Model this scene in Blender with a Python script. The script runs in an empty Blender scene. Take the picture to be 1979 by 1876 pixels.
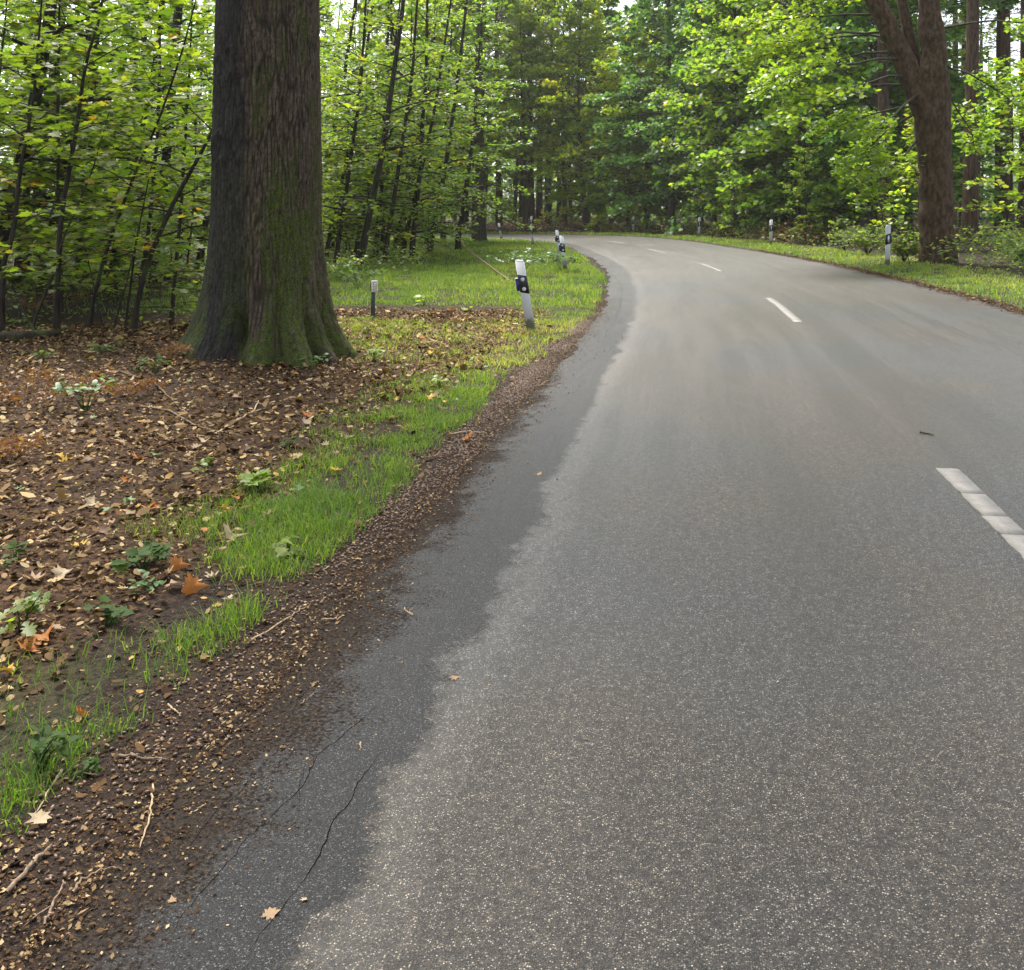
import bpy, math, random
import numpy as np
from mathutils import Vector

# ------------------------------------------------------------------ camera, sky, sun, exposure
scene = bpy.context.scene
COL = scene.collection
CAM_Z = 1.48
cam_d = bpy.data.cameras.new("camera"); cam = bpy.data.objects.new("camera", cam_d); COL.objects.link(cam)
cam.location = (0, 0, CAM_Z); cam.rotation_euler = (math.radians(90), 0, 0)
cam_d.sensor_fit = 'HORIZONTAL'; cam_d.sensor_width = 36.0; cam_d.lens = 36.0 * 1982 / 1979
cam_d.shift_y = -(938 - 412) / 1979.0
cam_d.clip_start = 0.05; cam_d.clip_end = 2000
scene.camera = cam

SUN_AZ, SUN_EL = math.radians(-24), math.radians(58)      # azimuth clockwise from +Y
world = bpy.data.worlds.new("World"); scene.world = world; world.use_nodes = True
wn = world.node_tree.nodes; wl = world.node_tree.links
sky = wn.new('ShaderNodeTexSky'); sky.sky_type = 'NISHITA'; sky.sun_disc = False
sky.sun_elevation = SUN_EL; sky.sun_rotation = SUN_AZ
sky.air_density = 1.0; sky.dust_density = 3.0; sky.ozone_density = 1.0
bg = wn['Background']; bg.inputs['Strength'].default_value = 0.15
hz = wn.new('ShaderNodeHueSaturation'); hz.inputs['Saturation'].default_value = 0.40; wl.new(sky.outputs['Color'], hz.inputs['Color'])      # thin white overcast
wl.new(hz.outputs['Color'], bg.inputs['Color'])
sun_d = bpy.data.lights.new("sun", 'SUN'); sun_d.energy = 3.6; sun_d.angle = math.radians(26); sun_d.color = (1.0, 0.94, 0.84)
sun = bpy.data.objects.new("sun", sun_d); COL.objects.link(sun)
sdir = Vector((math.sin(SUN_AZ) * math.cos(SUN_EL), math.cos(SUN_AZ) * math.cos(SUN_EL), math.sin(SUN_EL)))
sun.rotation_euler = (-sdir).to_track_quat('-Z', 'Y').to_euler(); sun.location = (20, 10, 40)

scene.view_settings.view_transform = 'Standard'; scene.view_settings.look = 'None'
scene.view_settings.gamma = 1.0; scene.view_settings.exposure = 1.5
scene.view_settings.use_curve_mapping = False
scene.render.engine = 'CYCLES'
cy = scene.cycles
cy.max_bounces = 7; cy.diffuse_bounces = 4; cy.glossy_bounces = 2; cy.transmission_bounces = 5; cy.transparent_max_bounces = 4
cy.caustics_reflective = False; cy.caustics_refractive = False
cy.use_denoising = True; cy.use_adaptive_sampling = True; cy.adaptive_threshold = 0.02; cy.sample_clamp_indirect = 6.0

# ------------------------------------------------------------------ noise and geometry helpers
rng = np.random.default_rng(7)
random.seed(7)

def hsh(ix, iy, seed=0):
    n = (np.asarray(ix).astype(np.int64) * 374761393 + np.asarray(iy).astype(np.int64) * 668265263 + seed * 974711) & 0x7fffffff
    n = ((n ^ (n >> 13)) * 1274126177) & 0x7fffffff
    return ((n ^ (n >> 16)) & 0xffff) / 65535.0

def vn(x, y, seed=0, wrap=None):
    x = np.asarray(x, float); y = np.asarray(y, float)
    ix = np.floor(x).astype(np.int64); iy = np.floor(y).astype(np.int64)
    fx = x - ix; fy = y - iy
    fx = fx * fx * (3 - 2 * fx); fy = fy * fy * (3 - 2 * fy)
    ix2 = ix + 1
    if wrap: ix = ix % wrap; ix2 = ix2 % wrap
    a = hsh(ix, iy, seed); b = hsh(ix2, iy, seed); c = hsh(ix, iy + 1, seed); d = hsh(ix2, iy + 1, seed)
    return (a * (1 - fx) + b * fx) * (1 - fy) + (c * (1 - fx) + d * fx) * fy

def fbm(x, y, octv=3, seed=0):
    s = 0; a = 1.0; t = 0
    for o in range(octv):
        s = s + a * vn(np.asarray(x) * 2 ** o, np.asarray(y) * 2 ** o, seed + o * 17); t += a; a *= 0.5
    return s / t

def sstep(a, b, x):
    t = np.clip((np.asarray(x, float) - a) / (b - a), 0, 1)
    return t * t * (3 - 2 * t)

def worley(x, y, seed, wrap):
    ix = np.floor(x).astype(np.int64); iy = np.floor(y).astype(np.int64)
    f1 = np.full(x.shape, 9.0); f2 = np.full(x.shape, 9.0); cid = np.zeros(x.shape)
    for dx in (-1, 0, 1):
        for dy in (-1, 0, 1):
            cx = ix + dx; cy_ = iy + dy; wx = cx % wrap
            px = cx + 0.15 + 0.7 * hsh(wx, cy_, seed); py = cy_ + hsh(wx, cy_, seed + 5)
            d = np.hypot(px - x, py - y); h = hsh(wx, cy_, seed + 9)
            closer = d < f1
            f2 = np.where(closer, f1, np.minimum(f2, d)); cid = np.where(closer, h, cid); f1 = np.where(closer, d, f1)
    return f1, f2, cid

class MB:
    """collects vertices, triangles and quads, with one float value for each vertex"""
    def __init__(self): self.v = []; self.t = []; self.q = []; self.a = []; self.n = 0
    def add(self, v, t=None, q=None, a=0.0):
        v = np.asarray(v, float).reshape(-1, 3)
        if t is not None and len(t): self.t.append(np.asarray(t, np.int64).reshape(-1, 3) + self.n)
        if q is not None and len(q): self.q.append(np.asarray(q, np.int64).reshape(-1, 4) + self.n)
        self.v.append(v); self.a.append(np.broadcast_to(np.asarray(a, float), (len(v),)).copy()); self.n += len(v)
    def mesh(self, name, smooth=False, attr='tint', mat=None):
        me = bpy.data.meshes.new(name)
        if self.n == 0: return me
        v = np.concatenate(self.v)
        t = np.concatenate(self.t) if self.t else np.zeros((0, 3), np.int64)
        q = np.concatenate(self.q) if self.q else np.zeros((0, 4), np.int64)
        me.vertices.add(len(v)); me.vertices.foreach_set('co', v.astype(np.float32).ravel())
        nl = t.size + q.size; npoly = len(t) + len(q)
        me.loops.add(nl); me.polygons.add(npoly)
        me.loops.foreach_set('vertex_index', np.concatenate([t.ravel(), q.ravel()]).astype(np.int32))
        tot = np.concatenate([np.full(len(t), 3), np.full(len(q), 4)]).astype(np.int32)
        me.polygons.foreach_set('loop_start', np.concatenate([[0], np.cumsum(tot)[:-1]]).astype(np.int32))
        me.update(calc_edges=True)
        if smooth: me.polygons.foreach_set('use_smooth', np.ones(npoly, bool))
        at = me.attributes.new(attr, 'FLOAT', 'POINT'); at.data.foreach_set('value', np.concatenate(self.a).astype(np.float32))
        if mat: me.materials.append(mat)
        me.update()
        return me

def set_attr(me, name, arr):
    at = me.attributes.new(name, 'FLOAT', 'POINT'); at.data.foreach_set('value', np.asarray(arr, np.float32).ravel())

def tube(mb, pts, rad, k=6, a=0.0, cap=True):
    pts = np.asarray(pts, float); n = len(pts); rad = np.broadcast_to(np.asarray(rad, float), (n,))
    tan = np.gradient(pts, axis=0); tan /= np.linalg.norm(tan, axis=1)[:, None] + 1e-9
    ref = np.array([0.0, 0, 1]) if abs(tan[0][2]) < 0.9 else np.array([1.0, 0, 0])
    b = np.cross(tan, ref); b /= np.linalg.norm(b, axis=1)[:, None] + 1e-9
    c = np.cross(tan, b)
    th = np.arange(k) * 2 * math.pi / k
    v = pts[:, None, :] + rad[:, None, None] * (np.cos(th)[None, :, None] * b[:, None, :] + np.sin(th)[None, :, None] * c[:, None, :])
    i = np.arange(n - 1)[:, None] * k; j = np.arange(k)[None, :]; j2 = (j + 1) % k
    q = np.stack([i + j, i + j2, i + k + j2, i + k + j], -1).reshape(-1, 4)
    v = v.reshape(-1, 3); t = []
    if cap:
        v = np.concatenate([v, pts[-1:] + tan[-1:] * rad[-1] * 0.3]); m = len(v) - 1
        t = [[(n - 1) * k + jj, (n - 1) * k + (jj + 1) % k, m] for jj in range(k)]
    mb.add(v, t, q, a)

def box(mb, lo, hi):
    x0, y0, z0 = lo; x1, y1, z1 = hi
    v = [(x0, y0, z0), (x1, y0, z0), (x1, y1, z0), (x0, y1, z0), (x0, y0, z1), (x1, y0, z1), (x1, y1, z1), (x0, y1, z1)]
    q = [(0, 3, 2, 1), (4, 5, 6, 7), (0, 1, 5, 4), (1, 2, 6, 5), (2, 3, 7, 6), (3, 0, 4, 7)]
    mb.add(v, None, q)

def prism(mb, outline, zlo, zhi):
    """outline (n,2) extruded; zlo, zhi are functions of x,y or numbers"""
    o = np.asarray(outline, float); n = len(o)
    f = lambda z: np.array([z(x, y) if callable(z) else z for x, y in o])
    lo = np.column_stack([o, f(zlo)]); hi = np.column_stack([o, f(zhi)])
    v = np.concatenate([lo, hi, [lo.mean(0)], [hi.mean(0)]])
    q = [(i, (i + 1) % n, n + (i + 1) % n, n + i) for i in range(n)]
    t = [((i + 1) % n, i, 2 * n) for i in range(n)] + [(n + i, n + (i + 1) % n, 2 * n + 1) for i in range(n)]
    mb.add(v, t, q)

# leaf templates: outline in the leaf plane (x along the midrib, y across), triangulated about a point on the midrib
def fan(outline, fold=0.12, centre=(0.4, 0)):
    o = np.array(outline, float); z = fold * np.abs(o[:, 1]) - 0.10 * (o[:, 0] - 0.4) ** 2
    v = np.vstack([[centre[0], centre[1], 0], np.column_stack([o, z])]); n = len(o)
    t = [(0, 1 + i, 1 + (i + 1) % n) for i in range(n)]
    return v, np.array(t)
_h = [(0.0, 0.05), (-0.12, 0.34), (0.12, 0.30), (0.20, 0.62), (0.38, 0.34), (0.62, 0.50), (0.62, 0.20), (1.0, 0.0)]
MAPLE = fan(_h + [(x, -y) for x, y in _h[-2::-1]])
_h2 = [(0.0, 0.0), (0.02, 0.40), (0.34, 0.32), (0.58, 0.42), (1.0, 0.0)]
MAPLE_LO = fan(_h2 + [(x, -y) for x, y in _h2[-2:0:-1]])
OVAL = (np.array([(0, 0, 0), (0.45, 0.3, 0.05), (1, 0, -0.06), (0.45, -0.3, 0.05)]), np.array([(0, 3, 2), (0, 2, 1)]))
OVAL6 = (np.array([(0, 0, 0), (0.3, 0.26, 0.06), (0.72, 0.22, 0.03), (1, 0, -0.06), (0.72, -0.22, 0.03), (0.3, -0.26, 0.06)]),
         np.array([(0, 5, 1), (1, 5, 4), (1, 4, 2), (2, 4, 3)]))
_ho = [(0.0, 0.03), (0.15, 0.16), (0.25, 0.10), (0.38, 0.27), (0.48, 0.15), (0.62, 0.32), (0.74, 0.17), (0.9, 0.2), (1.0, 0.0)]
OAKLEAF = fan(_ho + [(x, -y) for x, y in _ho[-2::-1]], centre=(0.5, 0))
NEEDLE = (np.array([(0, 0.0, 0), (0.35, 0.16, 0.0), (1, 0, -0.25), (0.35, -0.16, 0.0)]), np.array([(0, 3, 2), (0, 2, 1)]))

def leaves(mb, P, N, T, S, tint, tmpl, curl=None):
    P = np.asarray(P, float); n = len(P)
    if n == 0: return
    N = np.asarray(N, float); T = np.asarray(T, float)
    N = N / (np.linalg.norm(N, axis=1)[:, None] + 1e-9)
    T = T - N * (T * N).sum(1)[:, None]; T /= np.linalg.norm(T, axis=1)[:, None] + 1e-9
    B = np.cross(N, T); S = np.broadcast_to(np.asarray(S, float), (n,))
    v, t = tmpl; m = len(v)
    z = np.broadcast_to(v[:, 2], (n, m))
    if curl is not None: z = z + curl[:, None] * (v[:, 0] - 0.5)[None, :] ** 2 * 2 + curl[:, None] * 0.9 * np.abs(v[:, 1])[None, :]
    V = P[:, None, :] + S[:, None, None] * (v[None, :, 0, None] * T[:, None, :] + v[None, :, 1, None] * B[:, None, :] + z[:, :, None] * N[:, None, :])
    F = (t[None] + (np.arange(n) * m)[:, None, None]).reshape(-1, 3)
    mb.add(V.reshape(-1, 3), F, None, np.repeat(np.broadcast_to(np.asarray(tint, float), (n,)), m))

# ------------------------------------------------------------------ objects
def link(o): COL.objects.link(o); return o
def tag(o, label, cat, group=None):
    o['label'] = label; o['category'] = cat
    if group: o['group'] = group
    return o
def obj(name, me, parent=None, mat=None):
    o = bpy.data.objects.new(name, me)
    if mat is not None and me is not None and not me.materials: me.materials.append(mat)
    link(o)
    if parent is not None: o.parent = parent
    return o
def empty(name, loc, rz=0.0, sc=1.0):
    o = bpy.data.objects.new(name, None); o.empty_display_size = 0.2
    o.location = loc; o.rotation_euler = (0, 0, rz); o.scale = (sc, sc, sc); return link(o)
def stuff(o): o['kind'] = 'stuff'; return o
def structure(o): o['kind'] = 'structure'; return o

# ------------------------------------------------------------------ materials
def new_mat(name):
    m = bpy.data.materials.new(name); m.use_nodes = True
    nt = m.node_tree; b = nt.nodes['Principled BSDF']; return m, nt, nt.nodes, nt.links, b
def nd(ns, kind, **kw):
    n = ns.new(kind)
    for k, v in kw.items(): setattr(n, k, v)
    return n
def ramp(ns, stops, interp='LINEAR'):
    r = ns.new('ShaderNodeValToRGB'); r.color_ramp.interpolation = interp; e = r.color_ramp.elements
    while len(e) < len(stops): e.new(0.5)
    for el, (p, c) in zip(e, stops):
        el.position = p; el.color = (*c, 1) if len(c) == 3 else c
    return r
def mix(nt, fac, a, b, blend='MIX'):
    m = nt.nodes.new('ShaderNodeMix'); m.data_type = 'RGBA'; m.blend_type = blend
    for sock, v in ((m.inputs[0], fac), (m.inputs[6], a), (m.inputs[7], b)):
        if isinstance(v, bpy.types.NodeSocket): nt.links.new(v, sock)
        elif isinstance(v, tuple): sock.default_value = (*v, 1)
        else: sock.default_value = v
    return m.outputs[2]
def math_(nt, op, a, b=None, c=None, clamp=False):
    m = nt.nodes.new('ShaderNodeMath'); m.operation = op; m.use_clamp = clamp
    for i, v in enumerate((a, b, c)):
        if v is None: continue
        if isinstance(v, bpy.types.NodeSocket): nt.links.new(v, m.inputs[i])
        else: m.inputs[i].default_value = v
    return m.outputs[0]
def maprange(nt, v, a, b, c=0.0, d=1.0):
    m = nt.nodes.new('ShaderNodeMapRange'); m.interpolation_type = 'SMOOTHSTEP'
    nt.links.new(v, m.inputs[0])
    for i, x in zip((1, 2, 3, 4), (a, b, c, d)): m.inputs[i].default_value = x
    return m.outputs[0]
def noise(nt, vec, scale, detail=3, rough=0.55, dim='3D'):
    n = nt.nodes.new('ShaderNodeTexNoise'); n.noise_dimensions = dim
    n.inputs['Scale'].default_value = scale; n.inputs['Detail'].default_value = detail; n.inputs['Roughness'].default_value = rough
    if vec is not None: nt.links.new(vec, n.inputs['Vector'])
    return n.outputs['Fac']
def bump(nt, h, strength, dist, bsdf):
    b = nt.nodes.new('ShaderNodeBump'); b.inputs['Strength'].default_value = strength; b.inputs['Distance'].default_value = dist
    nt.links.new(h, b.inputs['Height']); nt.links.new(b.outputs[0], bsdf.inputs['Normal'])

def leaf_mat(name, stops, trans=0.58, rough=0.42, spec=0.4, bright=1.7):
    m, nt, ns, ls, b = new_mat(name)
    at = nd(ns, 'ShaderNodeAttribute', attribute_name='tint')
    oi = ns.new('ShaderNodeObjectInfo')
    v = math_(nt, 'ADD', at.outputs['Fac'], math_(nt, 'MULTIPLY', math_(nt, 'SUBTRACT', oi.outputs['Random'], 0.5), 0.16), clamp=True)
    r = ramp(ns, stops); ls.new(v, r.inputs[0])
    ls.new(r.outputs[0], b.inputs['Base Color']); b.inputs['Roughness'].default_value = rough
    b.inputs['Specular IOR Level'].default_value = spec
    tr = ns.new('ShaderNodeBsdfTranslucent')
    tc = mix(nt, 1.0, r.outputs[0], (bright * 1.12, bright * 1.15, bright * 0.55), 'MULTIPLY'); ls.new(tc, tr.inputs[0])
    mx = ns.new('ShaderNodeMixShader'); mx.inputs[0].default_value = trans
    ls.new(b.outputs[0], mx.inputs[1]); ls.new(tr.outputs[0], mx.inputs[2]); ls.new(mx.outputs[0], ns['Material Output'].inputs[0])
    return m
L_MID = leaf_mat('leaf_green', [(0, (0.050, 0.105, 0.018)), (0.35, (0.098, 0.175, 0.022)), (0.75, (0.165, 0.230, 0.026)), (1, (0.30, 0.28, 0.03))])
L_YG = leaf_mat('leaf_yellow_green', [(0, (0.060, 0.115, 0.015)), (0.45, (0.130, 0.190, 0.020)), (0.82, (0.200, 0.240, 0.025)), (0.95, (0.34, 0.27, 0.03)), (1, (0.42, 0.20, 0.03))])
L_BR = leaf_mat('leaf_bright_green', [(0, (0.085, 0.160, 0.016)), (0.5, (0.160, 0.245, 0.020)), (0.85, (0.25, 0.30, 0.026)), (1, (0.40, 0.32, 0.03))], trans=0.5)
L_DK = leaf_mat('leaf_deep_green', [(0, (0.042, 0.105, 0.028)), (0.5, (0.078, 0.165, 0.036)), (0.9, (0.130, 0.215, 0.034)), (1, (0.16, 0.20, 0.03))], trans=0.4)
L_AU = leaf_mat('leaf_autumn', [(0, (0.100, 0.180, 0.020)), (0.45, (0.190, 0.270, 0.024)), (0.70, (0.32, 0.35, 0.030)), (0.88, (0.58, 0.50, 0.03)), (1, (0.58, 0.38, 0.03))])
L_NEEDLE = leaf_mat('needle_green', [(0, (0.030, 0.055, 0.024)), (0.6, (0.055, 0.085, 0.035)), (1, (0.12, 0.13, 0.06))], trans=0.15)
L_FERN = leaf_mat('fern_green', [(0, (0.035, 0.080, 0.02)), (0.7, (0.075, 0.13, 0.03)), (1, (0.12, 0.15, 0.03))], rough=0.6, spec=0.2)
L_BRACKEN = leaf_mat('dry_bracken', [(0, (0.11, 0.050, 0.022)), (0.6, (0.20, 0.090, 0.035)), (1, (0.30, 0.17, 0.06))], trans=0.25)
L_BRAMBLE = leaf_mat('bramble_green', [(0, (0.045, 0.085, 0.022)), (0.5, (0.10, 0.15, 0.03)), (0.85, (0.18, 0.20, 0.05)), (1, (0.26, 0.17, 0.06))], rough=0.6, spec=0.2)
L_GRASS = leaf_mat('grass_blade', [(0, (0.045, 0.100, 0.016)), (0.4, (0.105, 0.185, 0.022)), (0.7, (0.185, 0.250, 0.032)), (0.88, (0.24, 0.25, 0.05)), (1, (0.36, 0.30, 0.13))], trans=0.4, rough=0.5)
L_DEAD = leaf_mat('dead_leaf', [(0, (0.020, 0.011, 0.007)), (0.3, (0.060, 0.033, 0.016)), (0.6, (0.126, 0.073, 0.033)), (0.85, (0.25, 0.168, 0.080)), (0.96, (0.42, 0.325, 0.18)), (1, (0.46, 0.22, 0.022))], trans=0.12, rough=0.8, spec=0.08, bright=1.0)
def flat_leaf(name, c1, c2):
    m, nt, ns, ls, b = new_mat(name)
    tc = ns.new('ShaderNodeTexCoord')
    f = noise(nt, tc.outputs['Object'], 40, 3)
    c = mix(nt, maprange(nt, f, 0.38, 0.66), c1, c2)
    ls.new(c, b.inputs['Base Color']); b.inputs['Roughness'].default_value = 0.6; b.inputs['Specular IOR Level'].default_value = 0.3
    tr = ns.new('ShaderNodeBsdfTranslucent'); ls.new(c, tr.inputs[0]); mx = ns.new('ShaderNodeMixShader'); mx.inputs[0].default_value = 0.2
    ls.new(b.outputs[0], mx.inputs[1]); ls.new(tr.outputs[0], mx.inputs[2]); ls.new(mx.outputs[0], ns['Material Output'].inputs[0])
    return m
F_YEL = flat_leaf('fallen_yellow', (0.50, 0.33, 0.03), (0.40, 0.20, 0.025))
F_ORA = flat_leaf('fallen_orange', (0.38, 0.14, 0.015), (0.25, 0.08, 0.018))
F_TAN = flat_leaf('fallen_tan', (0.30, 0.195, 0.10), (0.20, 0.12, 0.06))
F_PAL = flat_leaf('fallen_pale', (0.40, 0.31, 0.19), (0.30, 0.22, 0.12))
F_BRO = flat_leaf('fallen_brown', (0.14, 0.07, 0.032), (0.085, 0.042, 0.022))
F_GRE = flat_leaf('fallen_green', (0.11, 0.18, 0.055), (0.15, 0.21, 0.07))

def bark_mat(name, c_lo, c_hi, moss=0.0, vstretch=0.18, scale=26, bumpd=0.02, lichen=0.0):
    m, nt, ns, ls, b = new_mat(name)
    tc = ns.new('ShaderNodeTexCoord'); mp = ns.new('ShaderNodeMapping'); mp.inputs['Scale'].default_value = (1, 1, vstretch)
    ls.new(tc.outputs['Object'], mp.inputs['Vector'])
    f = noise(nt, mp.outputs[0], scale, 5, 0.62)
    g = noise(nt, tc.outputs['Object'], 2.3, 3)
    c = mix(nt, maprange(nt, f, 0.35, 0.68), c_lo, c_hi)
    c = mix(nt, maprange(nt, g, 0.3, 0.75, 0.0, 0.5), c, tuple(0.55 * x for x in c_hi))
    if lichen:
        h = noise(nt, tc.outputs['Object'], 4.5, 6, 0.7)
        c = mix(nt, maprange(nt, h, 0.54, 0.72, 0.0, lichen * 0.7), c, (0.15, 0.14, 0.11))
    if moss:
        h = noise(nt, tc.outputs['Object'], 3.1, 4)
        c = mix(nt, maprange(nt, h, 0.52 , 0.68, 0.0, moss), c, (0.055, 0.085, 0.018))
    ls.new(c, b.inputs['Base Color']); b.inputs['Roughness'].default_value = 0.9; b.inputs['Specular IOR Level'].default_value = 0.2
    bump(nt, f, 0.9, bumpd, b)
    return m
B_DARK = bark_mat('bark_dark', (0.014, 0.011, 0.009), (0.048, 0.038, 0.028), moss=0.5, bumpd=0.01)
B_GREY = bark_mat('bark_grey', (0.030, 0.025, 0.020), (0.090, 0.074, 0.056), moss=0.5, lichen=0.3)
B_PINE = bark_mat('bark_pine', (0.036, 0.024, 0.017), (0.125, 0.078, 0.052), scale=16, bumpd=0.03, lichen=0.25)
B_RED = bark_mat('bark_maple_reddish', (0.028, 0.018, 0.010), (0.108, 0.068, 0.037), scale=12, vstretch=0.45, bumpd=0.025, lichen=0.5)

# ------------------------------------------------------------------ the road's course
CL = np.array([(-8.5, -60), (-4.6, -34), (-1.6, -17), (-0.4, -10.5), (0.55, -5), (1.47, 0), (2.52, 5.92), (3.83, 13.6), (4.44, 17.7), (5.27, 25.7), (5.5, 29.6), (5.68, 36.6),
               (5.62, 40.1), (5.6, 46), (5.3, 52), (4.45, 57.5), (2.6, 61.9), (-0.6, 65.0), (-6, 67.1), (-14, 68.6), (-30, 70.5), (-60, 73), (-110, 77)], float)
def catmull(P, step=0.25):
    out = []
    for i in range(1, len(P) - 2):
        p0, p1, p2, p3 = P[i - 1:i + 3]; L = np.hypot(*(p2 - p1)); n = max(2, int(L / step))
        d1 = (p2 - p0) * L / (np.hypot(*(p1 - p0)) + L); d2 = (p3 - p1) * L / (np.hypot(*(p3 - p2)) + L)
        t = (np.arange(n) / n)[:, None]
        out.append((2 * t ** 3 - 3 * t ** 2 + 1) * p1 + (t ** 3 - 2 * t ** 2 + t) * d1 + (-2 * t ** 3 + 3 * t ** 2) * p2 + (t ** 3 - t ** 2) * d2)
    return np.concatenate(out)
RC = catmull(CL, 0.5)
RS = np.concatenate([[0], np.cumsum(np.hypot(*np.diff(RC, axis=0).T))])
_i0 = np.argmin(np.hypot(RC[:, 0] - 1.47, RC[:, 1])); RS = RS - RS[_i0]         # s = 0 beside the camera
RT = np.gradient(RC, axis=0); RT /= np.hypot(*RT.T)[:, None]
RN = np.column_stack([RT[:, 1], -RT[:, 0]])                                    # to the right of travel
def road_su(x, y):
    x = np.atleast_1d(np.asarray(x, float)); y = np.atleast_1d(np.asarray(y, float))
    s = np.empty(x.shape); u = np.empty(x.shape); xf = x.ravel(); yf = y.ravel(); sf = s.ravel(); uf = u.ravel()
    for a in range(0, len(xf), 20000):
        b = slice(a, a + 20000)
        d = (xf[b, None] - RC[None, :, 0]) ** 2 + (yf[b, None] - RC[None, :, 1]) ** 2
        i = d.argmin(1); dx = xf[b] - RC[i, 0]; dy = yf[b] - RC[i, 1]
        al = dx * RT[i, 0] + dy * RT[i, 1]; la = dx * RN[i, 0] + dy * RN[i, 1]
        sf[b] = RS[i] + al
        far = np.abs(al) > 0.6
        uf[b] = np.where(far, np.sign(la) * np.hypot(dx, dy), la)
    return sf.reshape(x.shape), uf.reshape(x.shape)
def road_xy(s, u):
    s = np.asarray(s, float)
    x = np.interp(s, RS, RC[:, 0]); y = np.interp(s, RS, RC[:, 1])
    nx = np.interp(s, RS, RN[:, 0]); ny = np.interp(s, RS, RN[:, 1])
    return x + nx * u, y + ny * u
def banking(s): return 0.047 - 0.022 * sstep(48, 72, s)
def z_of(s, u, x, y):
    e = banking(s)
    z = e * np.clip(u, -3.4, 5.0)
    z = z + 0.06 * (fbm(x * 0.25, y * 0.25, 3, 3) - 0.5) * sstep(3.2, 6, np.abs(u)) * 2.0
    z = z + 0.10 * sstep(4.5, 8, -u) * sstep(17, 13, y) * sstep(-2, 3, y)             # low bank under the oak
    z = z - 0.22 * sstep(13.4, 14.8, y + 0.25 * (x + 6)) * sstep(22, 16, y) * sstep(-3.6, -5.0, x)
    z = z + 0.35 * sstep(6.5, 16, u) + 0.5 * sstep(10, 40, -u) * sstep(20, 50, y)
    return z
def gz(x, y):
    s, u = road_su(x, y)
    return z_of(s, u, np.atleast_1d(x), np.atleast_1d(y))
def gz1(x, y): return float(gz(x, y)[0])

# where grass grows (0..1) and where leaf litter lies
def grass_amount(x, y, s, u):
    n1 = fbm(x * 1.1, y * 1.1, 3, 11); n2 = fbm(x * 0.35, y * 0.35, 2, 21)
    edge = -3.17 + 0.24 * sstep(10, 17, s) + 0.20 * (fbm(s * 0.9, s * 0 + 2.0, 2, 31) - 0.5)
    left = sstep(edge + 0.05, edge - 0.08, u)
    # strip beside the road, near part
    tuft = sum(np.exp(-((x - a_) ** 2 + (y - b2) ** 2) / c2 ** 2) for a_, b2, c2 in ((-1.30, 3.20, .16), (-1.42, 2.98, .22), (-1.29, 2.62, .16), (-1.66, 3.33, .20), (-1.16, 3.86, .14), (-1.56, 3.62, .16), (-1.17, 5.10, .2), (-1.12, 4.70, .16), (-1.9, 3.3, .2)))
    strip = left * sstep(-4.65 - 0.9 * (n2 - 0.5), -3.55, u) * sstep(0.36, 0.54, n1 + 0.16 * sstep(4.5, 7.5, y) - 0.13 * sstep(5.6, 4.2, y) + 0.10 * sstep(-3.75, -3.4, u))
    # sparse yellowish lawn between oak and marker post
    mid = left * sstep(9.5, 12.2, y + 0.9 * (u + 4) * 0.5) * sstep(-3.3, -2.0, x + 0.1 * (y - 10)) * sstep(0.25, 0.5, n1 + 0.2) * 0.8
    far = left * sstep(17.6, 18.6, y + 0.8 * (n2 - 0.5)) * sstep(-9.0, -6.0, x)
    track = sstep(15.3, 15.8, y + 0.5 * (n1 - 0.5)) * sstep(18.2, 17.4, y + 0.5 * (n1 - 0.5)) * sstep(-3.55, -3.95, u)
    behind = left * sstep(14.5, 16.0, y) * sstep(-4.0, -5.0, x) * sstep(0.48, 0.62, n2) * 0.7
    g = np.maximum.reduce([strip, left * np.clip(1.5 * tuft, 0, 1), mid * (1 - 0.92 * track), far, behind * (1 - track)])
    g = np.where((y > 17) & (u < 0), g * sstep(-16, -10, u + 0 * x), g)
    right = sstep(2.98, 3.12, u + 0.15 * (n1 - 0.5)) * sstep(5.7, 4.5, u + 1.2 * (n2 - 0.5))
    return np.clip(np.where(u < 0, g, right), 0, 1)
def litter_amount(x, y, s, u):
    n = fbm(x * 0.8, y * 0.8, 2, 41)
    a = sstep(-3.5, -4.0, u) * sstep(19, 15.5, y) * (0.55 + 0.45 * sstep(0.3, 0.6, n))
    return a * sstep(-13, -9, x)

# ------------------------------------------------------------------ ground
def sinh_axis(lo, hi, c, d0, n):
    # spacing d0 at c growing towards both ends
    def side(L, m):
        lo_k, hi_k = 1e-4, 12.0
        for _ in range(60):
            k = 0.5 * (lo_k + hi_k)
            if d0 * np.sinh(k) / (k / m) < L: lo_k = k
            else: hi_k = k
        t = np.arange(1, m + 1) / m
        return L * np.sinh(k * t) / np.sinh(k)
    a = side(c - lo, n // 2); b = side(hi - c, n - n // 2)
    return np.concatenate([c - a[::-1], [c], c + b])
gx = sinh_axis(-170, 170, -1.0, 0.08, 260); gy = sinh_axis(-60, 210, 5.0, 0.10, 290)
GX, GY = np.meshgrid(gx, gy); S_, U_ = road_su(GX, GY)
GZ = z_of(S_, U_, GX, GY)
GR = grass_amount(GX, GY, S_, U_); LI = litter_amount(GX, GY, S_, U_)
GZ = GZ + (0.02 * (fbm(GX * 3, GY * 3, 3, 77) - 0.5)) * sstep(3.1, 3.5, np.abs(U_))
GZ = GZ - 0.05 * sstep(2.72, 2.5, np.abs(U_)) - 0.004 + 0.012 * sstep(2.86, 3.0, np.abs(U_))
ny_, nx_ = GX.shape
idx = np.arange(ny_ * nx_).reshape(ny_, nx_)
gq = np.stack([idx[:-1, :-1], idx[:-1, 1:], idx[1:, 1:], idx[1:, :-1]], -1).reshape(-1, 4)
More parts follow.
